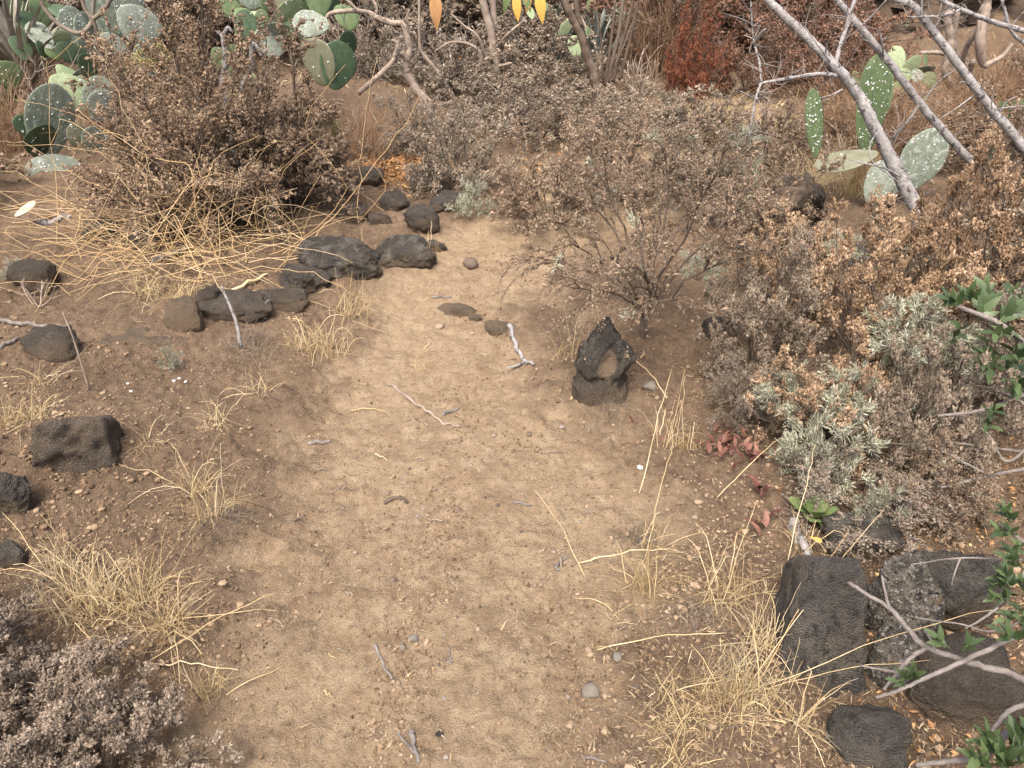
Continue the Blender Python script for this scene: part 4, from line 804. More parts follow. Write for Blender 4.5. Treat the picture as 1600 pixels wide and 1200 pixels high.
T_ = [(505, 545, 90, 75, 0.55, "pale dry grass tuft below the wedge-shaped boulder", 8), (545, 490, 60, 70, 0.6, "thin pale grass under the lichen-crusted boulder", 4), (470, 540, 40, 60, 0.5, "small pale tuft beside the fallen grey twig", 3),
      (150, 960, 150, 150, 0.55, "large golden dry grass clump above the near grey shrubs", 12), (215, 935, 130, 130, 0.7, "golden grass clump next to the largest one", 8), (260, 980, 90, 130, 0.9, "sprawling straw clump reaching towards the path", 8), (100, 900, 60, 110, 0.5, "thin golden tuft by the bluish black stone", 5),
      (330, 800, 90, 100, 0.8, "loose dry grass mat at the path's left edge", 6), (305, 770, 60, 95, 0.6, "thin upright tuft above the loose grass mat", 4), (328, 1085, 70, 85, 0.45, "small round golden tuft at the path's left edge", 3),
      (55, 655, 60, 80, 0.7, "pale straw tuft on top of the squarish dark block", 6), (20, 660, 50, 70, 0.9, "flattened straw beside the squarish dark block", 4), (405, 610, 40, 55, 0.8, "sparse pale tuft on the bank's slope", 3), (340, 660, 40, 60, 0.9, "sparse flattened tuft mid-bank", 3),
      (1010, 905, 90, 120, 0.7, "dry grass tuft with long stalks on the path's right edge", 8), (1020, 850, 60, 80, 0.8, "greyish dry tuft behind the long-stalked one", 4), (1130, 930, 110, 150, 0.9, "sprawling straw clump beside the black slab", 10), (1190, 1010, 90, 140, 0.8, "thin straw tuft leaning on the black slab", 8),
      (1120, 1090, 260, 95, 0.95, "dense golden straw mat at the path's right edge", 10), (1060, 1125, 160, 80, 0.8, "golden straw tuft beside the dense mat", 6), (1175, 1085, 130, 140, 0.75, "straw tuft spraying over the black slab's foot", 10), (1060, 1190, 60, 90, 0.8, "straw tuft at the bottom by the path", 6),
      (1045, 690, 30, 130, 0.25, "tall thin straw stems beside the red rosette", 4), (1075, 690, 40, 60, 0.5, "short straw tuft beside the red rosette", 3), (1250, 850, 40, 100, 0.5, "thin straw tuft around the green rosette", 4), (960, 950, 24, 60, 0.9, "tiny dry tuft near the reddish pebble", 2),
      (925, 995, 22, 40, 0.8, "tiny straw tuft on the open dirt", 2), (650, 560, 22, 26, 0.9, "tiny crumbled tuft in the middle of the path", 1), (560, 400, 30, 40, 0.5, "short straw in front of the low boulder", 2), (670, 385, 30, 40, 0.5, "short straw under the faceted black stone", 2),
      (285, 470, 70, 70, 0.6, "straw tuft behind the brown upright stone", 4), (230, 460, 60, 70, 0.7, "straw tuft under the tangle's front edge", 4), (420, 350, 60, 60, 0.6, "straw at the foot of the golden brown shrub", 3), (60, 600, 40, 60, 0.8, "sparse straw on the left bank above the block", 3),
      (230, 690, 30, 50, 0.9, "scant straw wisps beside the squarish dark block", 2), (880, 560, 12, 90, 0.6, "few straw stems leaning on the hollowed stone", 3), (1240, 1130, 50, 150, 1.0, "long loose straw arching over the bottom stones", 6)]
for a in T_: tuft(a[0], a[1], int(a[2] * (0.7 if a[0] > 900 else 0.95)), a[3] * (0.9 if a[0] > 900 else 1.0), a[4] * 1.25, a[5], stalks=a[6], rpx=14 + a[2] * 0.2, seed=4, lie=0.75)
for px, py, lb in ((355, 810, "grey matted dead grass at the path's left edge"), (1000, 830, "grey matted dead grass behind the long-stalked tuft"), (385, 545, "dark matted twigs under the fallen grey twig"), (60, 920, "grey dead grass by the bluish black stone"), (1085, 960, "grey matted dead grass left of the straw clump"), (950, 640, "thin dead grass at the foot of the hollowed stone"), (1150, 1060, "grey thatch under the golden straw mat")):
    tuft(px, py, 150, 60, 1.2, lb, m='straw_grey', lie=0.7, group="grey matted grass", rpx=40, thick=0.8)

# ------------------------------------------------------------------ loose sticks and stalks on the ground
def stick(pts, rpx, label, m='deadwood_dark', cat="stick", lift=0.0, forks=(), group=None, name="stick"):
    P = [at(x, y) + np.array([0, 0, lift]) for x, y in pts]; k = m_per_px(P[0]); r = rpx * k; base = P[0].copy()
    t = thing(name, base, label, cat, group)
    def tube(P, r0, nm, par):
        Q = spline(P, max(8, 5 * len(P))); Q[:, 2] = np.maximum(Q[:, 2], height(Q[:, 0], Q[:, 1]) + r0 * 0.6); Q = Q + np.random.default_rng(int(abs(P[0][0]) * 1e4)).normal(0, r0 * 0.22, Q.shape)
        return obj(nm, mesh(nm, *tubes(Q - base, np.linspace(r0, r0 * 0.6, len(Q)), 7, True)), M[m], par)
    b = tube(P, r, "shaft", t)
    for f in forks: tube([at(x, y) + np.array([0, 0, lift + 0.01 * i]) for i, (x, y) in enumerate(f)], r * 0.6, "fork", t)
GS = "sticks lying on the dirt"
stick([(797, 510), (806, 530), (820, 552), (833, 568)], 4, "weathered grey forked stick on the path near the flat stones", 'deadwood', forks=[[(820, 552), (806, 562), (792, 566)]], group=GS)
stick([(606, 590), (625, 600), (660, 625), (690, 645), (718, 654)], 3, "long pale curved root lying across the middle of the path", 'deadwood_tan', group=GS)
stick([(480, 682), (500, 684), (516, 690)], 3.5, "short dark stick at the path's left side", group=GS)
stick([(584, 992), (592, 1025), (612, 1062)], 3.5, "straight brown stick beside the pebble cluster", group=GS)
stick([(643, 1145), (648, 1168), (656, 1192)], 5, "thick forked dry stick at the bottom of the path", forks=[[(650, 1180), (636, 1165), (622, 1155)]], group=GS)
stick([(874, 893), (869, 872), (880, 860), (892, 857)], 3, "pale hooked stick at the path's right side", group=GS)
stick([(1000, 832), (1035, 830)], 3.5, "dark stick in the grey dead grass", group=GS)
stick([(910, 1183), (930, 1186), (948, 1192)], 2.5, "thin brown stick at the very bottom of the path", group=GS)
stick([(700, 990), (704, 1020), (700, 1030)], 1.6, "hair-thin dark twig in the path's middle", group=GS)
stick([(803, 772), (830, 774)], 2.5, "small dark stick on the pale dirt", group=GS)
stick([(690, 636), (702, 632), (715, 628)], 3, "dark chip beside the end of the long root", group=GS)
stick([(598, 768), (620, 760), (635, 768)], 4, "dark crumbly chip in the left wheel of the path", 'twig_dark', group=GS)
stick([(675, 455), (705, 455)], 2.5, "thin stick across the path at the bend", group=GS)
stick([(238, 412), (262, 402), (296, 388)], 6, "pale bleached log piece under the straw tangle", group=GS)
stick([(62, 348), (90, 346), (112, 342)], 5, "grey log piece next to the fallen pale pad", 'deadwood', group=GS)
stick([(0, 502), (45, 508), (110, 512)], 4, "long pale stick behind the grey pointed stone", group=GS)
stick([(318, 480), (365, 458), (420, 436)], 4, "pale broken stalk lying over the dark ledge stone", 'straw', group=GS)
stick([(0, 545), (30, 530)], 4, "short brown stick beside the grey pointed stone", group=GS)
stick([(1238, 815), (1250, 850), (1262, 870)], 9, "flat grey wood splinter under the green rosette", 'deadwood', group=GS)
stick([(1140, 1140), (1170, 1128), (1190, 1118)], 3, "burnt dark stick under the golden straw mat", 'twig_dark', group=GS)
def twig3(pts, rpx, label, Y0, dY=0.0, m='deadwood', side=()):
    """a fallen twig leaning up from the soil"""
    p0 = at(*pts[0]); P = [p0] + [atY(x, y, p0[1] + dY * i) for i, (x, y) in enumerate(pts[1:], 1)]; k = m_per_px(p0); t = thing("fallen_twig", p0, label, "twig")
    Q = spline(P, 14); obj("shaft", mesh("shaft", *tubes(Q - p0, np.linspace(rpx * k, rpx * k * 0.6, 14), 6, True)), M[m], t)
    for s in side:
        P = [atY(x, y, p0[1] + dY) for x, y in s]; Q = spline(P, 6); obj("fork", mesh("fork", *tubes(Q - p0, np.linspace(rpx * k * 0.6, rpx * k * 0.25, 6), 5, True)), M[m], t)
twig3([(377, 545), (368, 500), (346, 447)], 3.2, "whitish grey twig leaning up from the dark matted twigs", 0, 0.03)
twig3([(416, 498), (400, 488), (385, 480)], 2.0, "small silvery branched twig on the dark ledge", 0, 0.02, side=[[(400, 488), (410, 478), (420, 468)], [(400, 488), (398, 478), (392, 470)], [(405, 492), (416, 488), (424, 484)]])
twig3([(140, 610), (115, 530), (98, 488)], 1.6, "thin brown stem standing on the left bank", 0, 0.02, m='deadwood_tan')
rng = np.random.default_rng(77)
def stalk_on_ground(a, b, lb, r=0.85, lift=0.02, mid=0.02, m='straw', group="long fallen straw stalks"):
    A, B = at(*a), at(*b); A[2] += 0.006; B[2] += lift; P = spline([A, (A + B) / 2 + np.array([0, 0, mid]), B], 10); P[:, 2] = np.maximum(P[:, 2], height(P[:, 0], P[:, 1]) + 0.003); k = m_per_px(A); r = r if lift < 0.1 else 0.62; P[1:-1] += np.random.default_rng(int(a[0] * 31 + a[1])).normal(0, 0.0022, (8, 3))
    o = obj("straw_stalk", mesh("straw_stalk", *tubes(P - A, np.linspace(r * k * 1.3, r * k * 0.7, 10), 5, True)), M[m]); o.location = A; tag(o, lb, "straw", group)
for a, b, lb, l in (((905, 882), (1050, 870), "thick pale stalk lying flat left of the black slab", 0.03), ((915, 885), (835, 795), "thin stalk slanting over the bare dirt", 0.12), ((935, 1000), (1130, 1010), "long stalk lying flat below the grey dead grass", 0.05),
        ((1160, 1090), (1335, 930), "long pale stalk crossing the face of the black slab", 0.30), ((1170, 1090), (1410, 1130), "long stalk sagging over the bottom stones", 0.22), ((1180, 1075), (1290, 945), "amber stalk crossing the black slab's edge", 0.26), ((235, 1035), (440, 950), "long straw stalk reaching over the path's left edge", 0.06),
        ((240, 1040), (375, 1055), "flat straw stalk below the golden clumps", 0.02), ((150, 1010), (105, 1080), "straw stalk pointing at the near grey shrub", 0.05), ((545, 626), (600, 628), "thin pale straw lying across the pale dirt", 0.0), ((1040, 640), (1030, 690), "short pale straw under the rosette", 0.03),
        ((985, 560), (1040, 640), "straw beside the hollowed stone", 0.05), ((1230, 880), (1255, 770), "thin straw standing beside the green rosette", 0.2), ((1000, 760), (1040, 650), "straw stalk standing right of the path", 0.2), ((1010, 860), (1040, 770), "straw stalk standing in the grey dead grass", 0.2),
        ((1120, 780), (1220, 720), "straw arching over the red fallen leaves", 0.1), ((1190, 1075), (1600, 1062), "longest straw stalk arching to the frame's edge over the stones", 0.3)):
    stalk_on_ground(a, b, lb, lift=l, mid=l * 0.1 + 0.012, m='straw_gold' if 'amber' in lb else 'straw')
for i in range(36):
    px = rng.uniform(420, 1000); py = rng.uniform(480, 1190); an = rng.uniform(0, 6.3); L = rng.uniform(8, 26)
    stalk_on_ground((px, py), (px + math.cos(an) * L, py + math.sin(an) * L * 0.6), "tiny broken straw bit on the trodden dirt", r=1.0, lift=0.003, mid=0.004, m=('straw_grey', 'deadwood_tan', 'straw')[i % 3], group="tiny straw bits on the path")
# pale chips
for i, (x, y) in enumerate(((280, 592), (290, 597), (272, 596), (200, 600), (205, 612))):
    pebble(x, y, 6, "white chalky chip on the left bank below the slab", "white chips on the left bank", i, wm_)
pebble(180, 668, 12, "orange sandstone chip at the squarish block's corner", "pebbles by the block", 3, M['litter_orange']); pebble(640, 268, 7, "orange chip by the leaf heap", "pebbles by the block", 4, M['litter_orange'])

# ------------------------------------------------------------------ trees and dead branches
def limb_mesh(P, Rr, base, seed, sides=9, knob=0.0, wob=0.06):
    rng = np.random.default_rng(seed); n = max(14, len(P) * 7); Q = spline(P, n); rr = np.interp(np.linspace(0, len(P) - 1, n), np.arange(len(P)), Rr)
    rr = rr * (1 + knob * np.maximum(0, rng.normal(0, 1, n))); Q = Q + rng.normal(0, 1, Q.shape) * rr[:, None] * wob
    V, T, F = tubes(Q - base, rr, sides, True); return V, T, F
def bare_tree(name, label, pieces, m, cat="tree", group=None, knob=0.03, basegnd=True):
    """pieces: (part name, [(px, py, world y)...], [radius px ...]); the first piece is the trunk and starts in the ground"""
    base = None; t = None; fat = 1.0 if m == 'deadwood_tan' else 0.70
    for i, (nm, pts, rp) in enumerate(pieces):
        P = np.array([atY(x, y, Y) for x, y, Y in pts]); Rr = np.interp(np.linspace(0, 1, len(P)), np.linspace(0, 1, len(rp)), rp) * fat * np.array([m_per_px(p) for p in P])
        if base is None:
            base = np.array([P[0][0], P[0][1], ground(P[0][0], P[0][1])])
            if basegnd: P = np.vstack([base - np.array([0, 0, 0.06]), P]); Rr = np.append(Rr[0] * 1.15, Rr)
            t = thing(name, base, label, cat, group)
        lo = obj(nm, mesh(nm, *limb_mesh(P, Rr, base, int(pts[0][0] * 13 + i), knob=knob)), M[m], t)
        if m in ('deadwood', 'deadwood_tan') and nm in ('trunk', 'branch') and len(pts) > 3:      # short broken spur twigs
            g = np.random.default_rng(int(pts[0][0] * 7 + i)); ns = 5 * len(pts); Qs = spline(P, 60)[g.integers(6, 58, ns)]; D = nrm(g.normal(size=(ns, 3)) + [0, 0, 0.3]); Ls = g.uniform(0.03, 0.16, ns)[:, None]
            Ps = bez(Qs - base, Qs - base + D * Ls * 0.5 + g.normal(0, 0.012, (ns, 3)), Qs - base + D * Ls, 5); obj("spur", mesh("spur", *tubes(Ps, np.tile(np.linspace(0.0032, 0.0012, 5), (ns, 1)), 5, True)), M['deadwood_dark'], lo, "stuff")
    return t
Y = 4.0
bare_tree("dead_tree", "grey leaning dead tree with a hooked side branch, rooted among the seed heads", [
    ("trunk", [(1438, 345, 3.9), (1408, 280, 3.95), (1370, 205, 4.0), (1338, 145, 4.05), (1306, 105, 4.05), (1262, 60, 4.1), (1200, 0, 4.15), (1160, -45, 4.2)], [17, 14, 12, 10.5, 9.5, 7.5]),
    ("branch", [(1310, 118, 4.05), (1275, 116, 4.0), (1235, 122, 3.95), (1188, 130, 3.9)], [5.5, 4.5, 4, 3.2]),
    ("branch", [(1189, 130, 3.9), (1182, 150, 3.88), (1176, 180, 3.86), (1170, 215, 3.85)], [3.2, 2.8, 2.4, 1.6]),
    ("branch", [(1190, 128, 3.9), (1186, 95, 3.95), (1177, 60, 4.0), (1174, 20, 4.0), (1173, -20, 4.0)], [2.8, 2.4, 2, 1.6]),
    ("branch", [(1305, 100, 4.05), (1315, 65, 4.1), (1328, 25, 4.15), (1340, -20, 4.2)], [5.5, 4.5, 4]),
    ("branch", [(1385, 232, 4.0), (1400, 210, 3.95), (1418, 190, 3.9), (1436, 165, 3.9)], [3.5, 3, 2, 1]),
    ("twig", [(1180, 62, 4.0), (1192, 48, 3.95), (1197, 45, 3.95)], [1.6, 1.2]), ("twig", [(1177, 62, 4.0), (1188, 40, 4.0)], [1.4, 1]), ("twig", [(1176, 60, 4.0), (1163, 55, 4.0)], [1.4, .9]), ("twig", [(1172, 50, 4.0), (1170, 45, 4.0)], [1.2, .9]),
    ("twig", [(1300, 100, 4.05), (1285, 80, 4.0), (1270, 60, 4.0), (1259, 43, 4.0)], [2, 1.6, 1]), ("twig", [(1316, 140, 4.0), (1300, 148, 3.95), (1282, 153, 3.92)], [2.4, 1.6, 1]), ("twig", [(1405, 275, 3.9), (1380, 262, 3.85), (1350, 255, 3.85), (1330, 250, 3.85)], [2.2, 1.8, 1.2]),
    ("twig", [(1182, 155, 3.88), (1168, 148, 3.85), (1155, 142, 3.85)], [1.4, .8]), ("twig", [(1183, 152, 3.88), (1190, 170, 3.85), (1196, 182, 3.85)], [1.2, .7]),
    ("twig", [(1372, 205, 4.0), (1360, 225, 3.9), (1362, 250, 3.85), (1385, 270, 3.85), (1405, 285, 3.85)], [1.6, 1.4, 1.2]), ("twig", [(1425, 320, 3.9), (1445, 305, 3.85), (1460, 295, 3.8)], [2, 1.4, .8])], 'deadwood', group="grey dead trees leaning over the scrub")
bare_tree("dead_tree", "slimmer grey dead limb slanting behind the seed heads, parallel to the hooked one", [
    ("trunk", [(1545, 290, 4.3), (1485, 218, 4.35), (1440, 165, 4.4), (1395, 105, 4.45), (1350, 50, 4.5), (1308, 0, 4.55), (1275, -40, 4.6)], [9, 8, 8, 7.5, 6.5]),
    ("twig", [(1378, 85, 4.45), (1362, 68, 4.4), (1350, 62, 4.35), (1345, 55, 4.3)], [2, 1.6, 1]), ("twig", [(1380, 88, 4.45), (1378, 65, 4.4), (1374, 45, 4.4)], [2.2, 1.8, 1]), ("twig", [(1376, 62, 4.4), (1388, 58, 4.38)], [1.3, .7]), ("twig", [(1345, 42, 4.5), (1365, 22, 4.45), (1385, 0, 4.4)], [2.4, 2, 1.4]), ("twig", [(1440, 165, 4.4), (1452, 145, 4.4), (1475, 120, 4.4), (1520, 95, 4.4)], [1.6, 1.3, 0.9])], 'deadwood', group="grey dead trees leaning over the scrub")
bare_tree("dead_tree", "grey dead limb with dark knots slanting in from beyond the frame's edge", [
    ("trunk", [(1665, 330, 4.0), (1600, 232, 4.05), (1545, 165, 4.1), (1500, 105, 4.15), (1455, 45, 4.2), (1425, 8, 4.25), (1385, -5, 4.3)], [10, 9.5, 9, 8, 6]),
    ("branch", [(1700, 75, 4.3), (1600, 48, 4.3), (1540, 30, 4.3), (1490, 10, 4.3), (1460, -6, 4.3)], [6, 5.5, 5, 4.5]),
    ("branch", [(1500, 15, 4.28), (1475, 24, 4.2), (1445, 26, 4.15), (1418, 26, 4.1)], [3, 2.6, 2, 1.3]),
    ("twig", [(1552, 172, 4.1), (1575, 168, 4.05), (1600, 166, 4.0)], [2, 1.5]), ("twig", [(1640, 90, 4.3), (1585, 55, 4.3), (1568, 10, 4.3), (1562, -10, 4.3)], [4, 3.5, 3]), ("twig", [(1580, 40, 4.3), (1600, 18, 4.3)], [2, 1.2]), ("twig", [(1530, 148, 4.1), (1512, 130, 4.05), (1500, 128, 4.0)], [1.6, 1]), ("twig", [(1440, 28, 4.2), (1440, 0, 4.2), (1438, -10, 4.2)], [2, 1.5]),
    ("twig", [(1520, 150, 4.1), (1500, 165, 4.0), (1470, 185, 4.0)], [2, 1.4, .9]), ("twig", [(1560, 180, 4.1), (1572, 160, 4.1), (1590, 150, 4.1)], [1.6, .9])], 'deadwood', group="grey dead trees leaning over the scrub")
bare_tree("stubby_tree", "stubby pale tree with thick blunt branches before the rock face", [
    ("trunk", [(1497, 150, 6.6), (1494, 140, 6.6)], [6, 6]),
    ("branch", [(1494, 142, 6.6), (1482, 128, 6.55), (1476, 108, 6.5), (1484, 85, 6.5), (1484, 55, 6.5), (1480, 25, 6.5), (1490, 18, 6.5)], [5, 5, 5.5, 5.5, 6]), ("branch", [(1497, 140, 6.6), (1504, 115, 6.6), (1496, 95, 6.6), (1490, 60, 6.6), (1494, 20, 6.6)], [4.5, 4, 4, 5]),
    ("branch", [(1548, -20, 6.4), (1540, 15, 6.4), (1532, 60, 6.3), (1534, 95, 6.3), (1542, 104, 6.3)], [5, 7, 7.5, 6, 4]), ("branch", [(1542, 20, 6.4), (1524, 50, 6.4), (1510, 75, 6.5), (1500, 110, 6.6)], [4, 4, 3.5]), ("branch", [(1474, 84, 6.5), (1460, 82, 6.4), (1438, 82, 6.4)], [3, 3, 2.4]), ("branch", [(1538, 102, 6.3), (1566, 88, 6.3), (1582, 68, 6.3)], [4, 3.4, 2.6]), ("branch", [(1520, 95, 6.5), (1512, 120, 6.6), (1500, 138, 6.6)], [4, 4, 4])], 'deadwood_tan', knob=0.12)
bare_tree("smooth_tree", "smooth-barked olive brown tree forking above a hooked branch, by the cactus thicket", [
    ("trunk", [(172, 175, 5.6), (168, 125, 5.6), (156, 80, 5.6), (147, 40, 5.6), (143, 28, 5.6)], [8, 7, 6, 5.5]), ("branch", [(144, 30, 5.6), (160, 18, 5.6), (175, -6, 5.6), (185, -40, 5.6)], [5, 5, 4.5]), ("branch", [(143, 28, 5.6), (132, 12, 5.6), (124, -20, 5.6)], [4.5, 4]), ("branch", [(145, 28, 5.6), (147, 0, 5.6), (149, -30, 5.6)], [3.5, 3]),
    ("branch", [(143, 34, 5.6), (137, 44, 5.55), (123, 52, 5.5), (105, 46, 5.5), (86, 33, 5.5), (70, 14, 5.5), (58, -10, 5.5)], [4.5, 4.8, 4.5, 4.5])], 'smooth_bark', knob=0.02)
bare_tree("twisted_tree", "twisted pale grey dead tree arching over the orange leaf drift", [
    ("trunk", [(672, 168, 6.3), (652, 142, 6.3), (636, 115, 6.3), (634, 98, 6.3), (640, 80, 6.3), (635, 52, 6.3), (628, 37, 6.3), (612, 36, 6.3), (590, 28, 6.3), (575, 20, 6.3), (545, 17, 6.2), (515, 22, 6.2), (508, 40, 6.2), (505, 62, 6.2), (500, 66, 6.2)], [6.5, 6, 5, 4.5, 4.5, 3.5, 3, 2]),
    ("branch", [(560, 146, 6.2), (592, 118, 6.2), (612, 98, 6.2), (620, 80, 6.2), (620, 66, 6.2), (612, 62, 6.2)], [4, 4, 3.5, 2]), ("branch", [(636, 96, 6.3), (628, 84, 6.25), (618, 86, 6.2)], [3.5, 2.5]), ("branch", [(588, 26, 6.3), (588, 10, 6.3), (578, -6, 6.3)], [2.5, 2]), ("branch", [(628, 36, 6.3), (636, 24, 6.3), (640, 14, 6.3)], [1.4, 1]), ("branch", [(505, 58, 6.2), (494, 60, 6.15), (488, 58, 6.15)], [1.6, 1]), ("branch", [(560, 18, 6.2), (548, 5, 6.2), (535, -5, 6.2)], [2, 1.5])], 'deadwood_tan', knob=0.08)
bare_tree("grey_tree", "smooth grey double trunk rising between the mounded shrubs", [
    ("trunk", [(776, 122, 7.4), (773, 90, 7.4), (768, 55, 7.4), (759, 20, 7.4), (752, -10, 7.4)], [7, 6.5, 6, 6]), ("trunk", [(778, 118, 7.5), (776, 60, 7.5), (771, 20, 7.5), (770, -15, 7.5)], [5, 5, 4.5]), ("branch", [(778, 104, 7.4), (795, 100, 7.3), (805, 96, 7.3)], [3, 2.4, 1.2]), ("branch", [(775, 75, 7.4), (795, 52, 7.3), (815, 35, 7.3), (820, 28, 7.3)], [2.4, 2, 1.3]),
    ("branch", [(764, 110, 7.3), (748, 60, 7.2), (725, 40, 7.2), (705, 22, 7.2)], [2.2, 2, 1.3]), ("branch", [(738, 135, 7.2), (752, 90, 7.2), (735, 70, 7.2), (705, 66, 7.2), (680, 80, 7.2)], [3, 3, 2, 1.3]), ("branch", [(710, 155, 7.2), (690, 120, 7.2), (664, 88, 7.2), (656, 70, 7.2), (655, -10, 7.2)], [3.6, 3.4, 3, 2.5, 2.2])], 'deadwood_tan', knob=0.03)
bare_tree("rough_tree", "rough brown-barked leaning trunk behind the tan shrubs", [
    ("trunk", [(936, 150, 6.9), (930, 125, 6.9), (918, 90, 6.9), (910, 60, 6.9), (898, 35, 6.9), (884, 8, 6.9), (874, -25, 6.9)], [10, 9.5, 9, 8.5, 8]), ("branch", [(908, 40, 6.9), (902, 18, 6.9), (898, -20, 6.9)], [6, 5.5, 5]), ("branch", [(948, 135, 7.0), (958, 90, 7.0), (968, 45, 7.0), (975, -15, 7.0)], [4.5, 4.5, 4]), ("branch", [(958, 128, 7.0), (968, 80, 7.0), (985, 20, 7.0), (990, -15, 7.0)], [4, 4, 3.5]), ("branch", [(945, 135, 7.0), (955, 60, 7.0), (961, 0, 7.0)], [3.6, 3.2, 3]), ("branch", [(950, 130, 6.95), (975, 70, 6.9), (992, 25, 6.9)], [2.2, 1.8, 1]), ("branch", [(942, 125, 6.95), (940, 70, 6.9), (932, 10, 6.9)], [2, 1.5, 1.2]), ("branch", [(968, 125, 7.0), (985, 60, 7.0), (1000, -15, 7.0)], [3.4, 3, 2.6])], 'rough_bark', knob=0.08)
for pts, rp, lb, Y in (([(350, 150), (352, 100), (348, 55)], [6, 5.5, 5], "grey upright broken snag standing in the big brown shrub", 4.15), ([(378, 165), (390, 110), (394, 65)], [5, 5, 4.5], "grey curved broken snag beside the upright one", 4.2)):
    bare_tree("dead_snag", lb, [("trunk", [(x, y, Y) for x, y in pts], rp), ("branch", [(pts[2][0], pts[2][1] + 2, Y), (pts[2][0] + 8, pts[2][1] - 12 if pts[2][0] < 370 else pts[2][1] + 8, Y), (pts[2][0] + 14, pts[2][1] - 6 if pts[2][0] < 370 else pts[2][1] + 22, Y)], [4, 3])] + ([("branch", [(349, 58, Y), (340, 50, Y), (338, 48, Y)], [3.5, 2.5])] if pts[2][0] < 370 else []), 'deadwood', group="grey dead snags in the brown shrub", knob=0.1)
# thin grey brushwood in the background
rng = np.random.default_rng(99)
def brush(px, base, n, lpx, label, m='deadwood_tan'):
    p = at(px, base); k = m_per_px(p); A = rng.normal(0, 0.1, (n, 3)) * lpx * k; A[:, 2] = 0; an = rng.uniform(0, 6.3, n); ti = rng.uniform(0.1, 1.1, n); L = lpx * k * rng.uniform(0.5, 1.2, n)[:, None]
    D = np.stack([np.sin(ti) * np.cos(an), np.sin(ti) * np.sin(an), np.cos(ti)], 1); P = bez(A, A + D * L * 0.5 + rng.normal(0, 0.15, (n, 3)) * L, A + D * L, 8); K = kids(P, 4, 0.3, 0.95, 0.2 * lpx * k, 0.5 * lpx * k, 0.8, 0.2, rng, 5)
    t = thing("bare_bush", p, label, "shrub", "bare twiggy bushes"); r = 1.5 * k
    for i in range(n):
        mb = MB(); mb.add(*tubes(P[i:i + 1], np.linspace(r, r * 0.5, 8)[None], 5)); mb.add(*tubes(K[i * 4:i * 4 + 4], np.tile(np.linspace(r * 0.5, r * 0.25, 5), (4, 1)), 4)); obj("branch", mb.mesh("branch"), M[m], t)
for a in ((715, 135, 16, 70, "bare twiggy bush left of the grey double trunk"), (545, 110, 14, 90, "bare pale brush beside the cactus thicket"), (480, 60, 14, 70, "grey bare brush in the cactus thicket"), (1000, 150, 14, 60, "pale broken brush beside the rough trunk"), (1300, 260, 12, 60, "bare brush below the fallen grey pad"), (60, 160, 14, 90, "grey bare brush before the strappy leaves"), (1220, 220, 14, 60, "grey dry brush beside the hooked dead branch"), (60, 480, 6, 40, "low bare brush on the left bank")):
    brush(*a)
def groundcover():
    rng = np.random.default_rng(55); n = 15000; y = rng.uniform(4.6, 14, n); x = rng.uniform(-1, 1, n) * (y * 0.8 + 1); dens = sst(-0.25, 0.35, vnoise(x * 1.3, y * 1.3)) * (1 - pathmask(x, y)) * sst(4.6, 6.0, y)
    ok = rng.random(n) < 0.25 + 0.75 * dens; ok &= dens > 0.02; x, y = x[ok], y[ok]; n = len(x); C = np.stack([x, y, height(x, y) - 0.004], 1); D = rng.normal(size=(n, 3)) * np.array([1, 1, 0.5]); D[:, 2] = np.abs(D[:, 2])
    for nm, sel, m, lb in (("dead_grass", slice(0, n // 3), 'straw', "pale dead grass covering the soil beneath the back scrub"), ("twig_litter", slice(n // 3, n), 'straw_grey', "grey dead twigs and leaves covering the soil beneath the back scrub")):
        V, T, Q = blades(C[sel], D[sel], rng.uniform(0.05, 0.18, len(C[sel])), 0.007, rng, 0.3, 0.15); tag(obj(nm, mesh(nm, V, T, Q), M[m], kind="stuff"), lb)
groundcover()
# orange hanging dead leaves by the grey trunk
def leaf_mesh(name, wr=0.3, curl=0.15, n=7, fold=0.15, tip=1.6):
    t = np.linspace(0, 1, n); wv = wr * np.sin(np.pi * t ** (1 / tip)) ** 0.9; wv[0] = wr * 0.06; wv[-1] = 0.004
    z = curl * np.sin(t * 2.2) - 0.3 * curl * t; V = []; Q = []
    for i in range(n): V += [(-wv[i], t[i], z[i] + fold * wv[i]), (0, t[i], z[i]), (wv[i], t[i], z[i] + fold * wv[i])]
    for i in range(n - 1):
        a = i * 3; Q += [(a, a + 1, a + 4, a + 3), (a + 1, a + 2, a + 5, a + 4)]
    return mesh(name, V, Q=Q)
LF = {k: leaf_mesh("leaf", *v) for k, v in {'ell': (0.19, 0.10), 'spoon': (0.27, 0.10, 9, 0.12, 0.62), 'lance': (0.17, 0.35, 8, 0.35), 'strap': (0.03, 0.16, 9, 0.5, 1.2), 'thin': (0.055, 0.5, 12, 0.4, 1.0)}.items()}
def leaf_obj(kind, m, loc, d, up, L, parent, name="leaf"):
    d = Vector(d).normalized(); u = Vector(up); x = d.cross(u); x = x.normalized() if x.length > 1e-4 else Vector((1, 0, 0)); z = x.cross(d)
    o = bpy.data.objects.new(name, LF[kind]); COL.objects.link(o)
    if not LF[kind].materials: LF[kind].materials.append(M[m])
    o.material_slots[0].link = 'OBJECT'; o.material_slots[0].material = M[m]
    o.parent = parent; o.location = loc
    from mathutils import Matrix
    o.rotation_euler = Matrix((x, d, z)).transposed().to_euler(); o.scale = (L, L, L); return o
t = thing("hanging_branch", atY(806, 35, 5.5), "thin overhanging branch tip with narrow yellow and orange leaves at the top edge", "branch")
b0 = np.array(t.location); twp = spline([atY(700, -60, 5.7), atY(760, -30, 5.6), atY(830, -14, 5.5), atY(870, -25, 5.5)], 12); obj("twig", mesh("twig", *tubes(twp - b0, np.full(12, 0.005), 5, True)), M['twig_dark'], t)
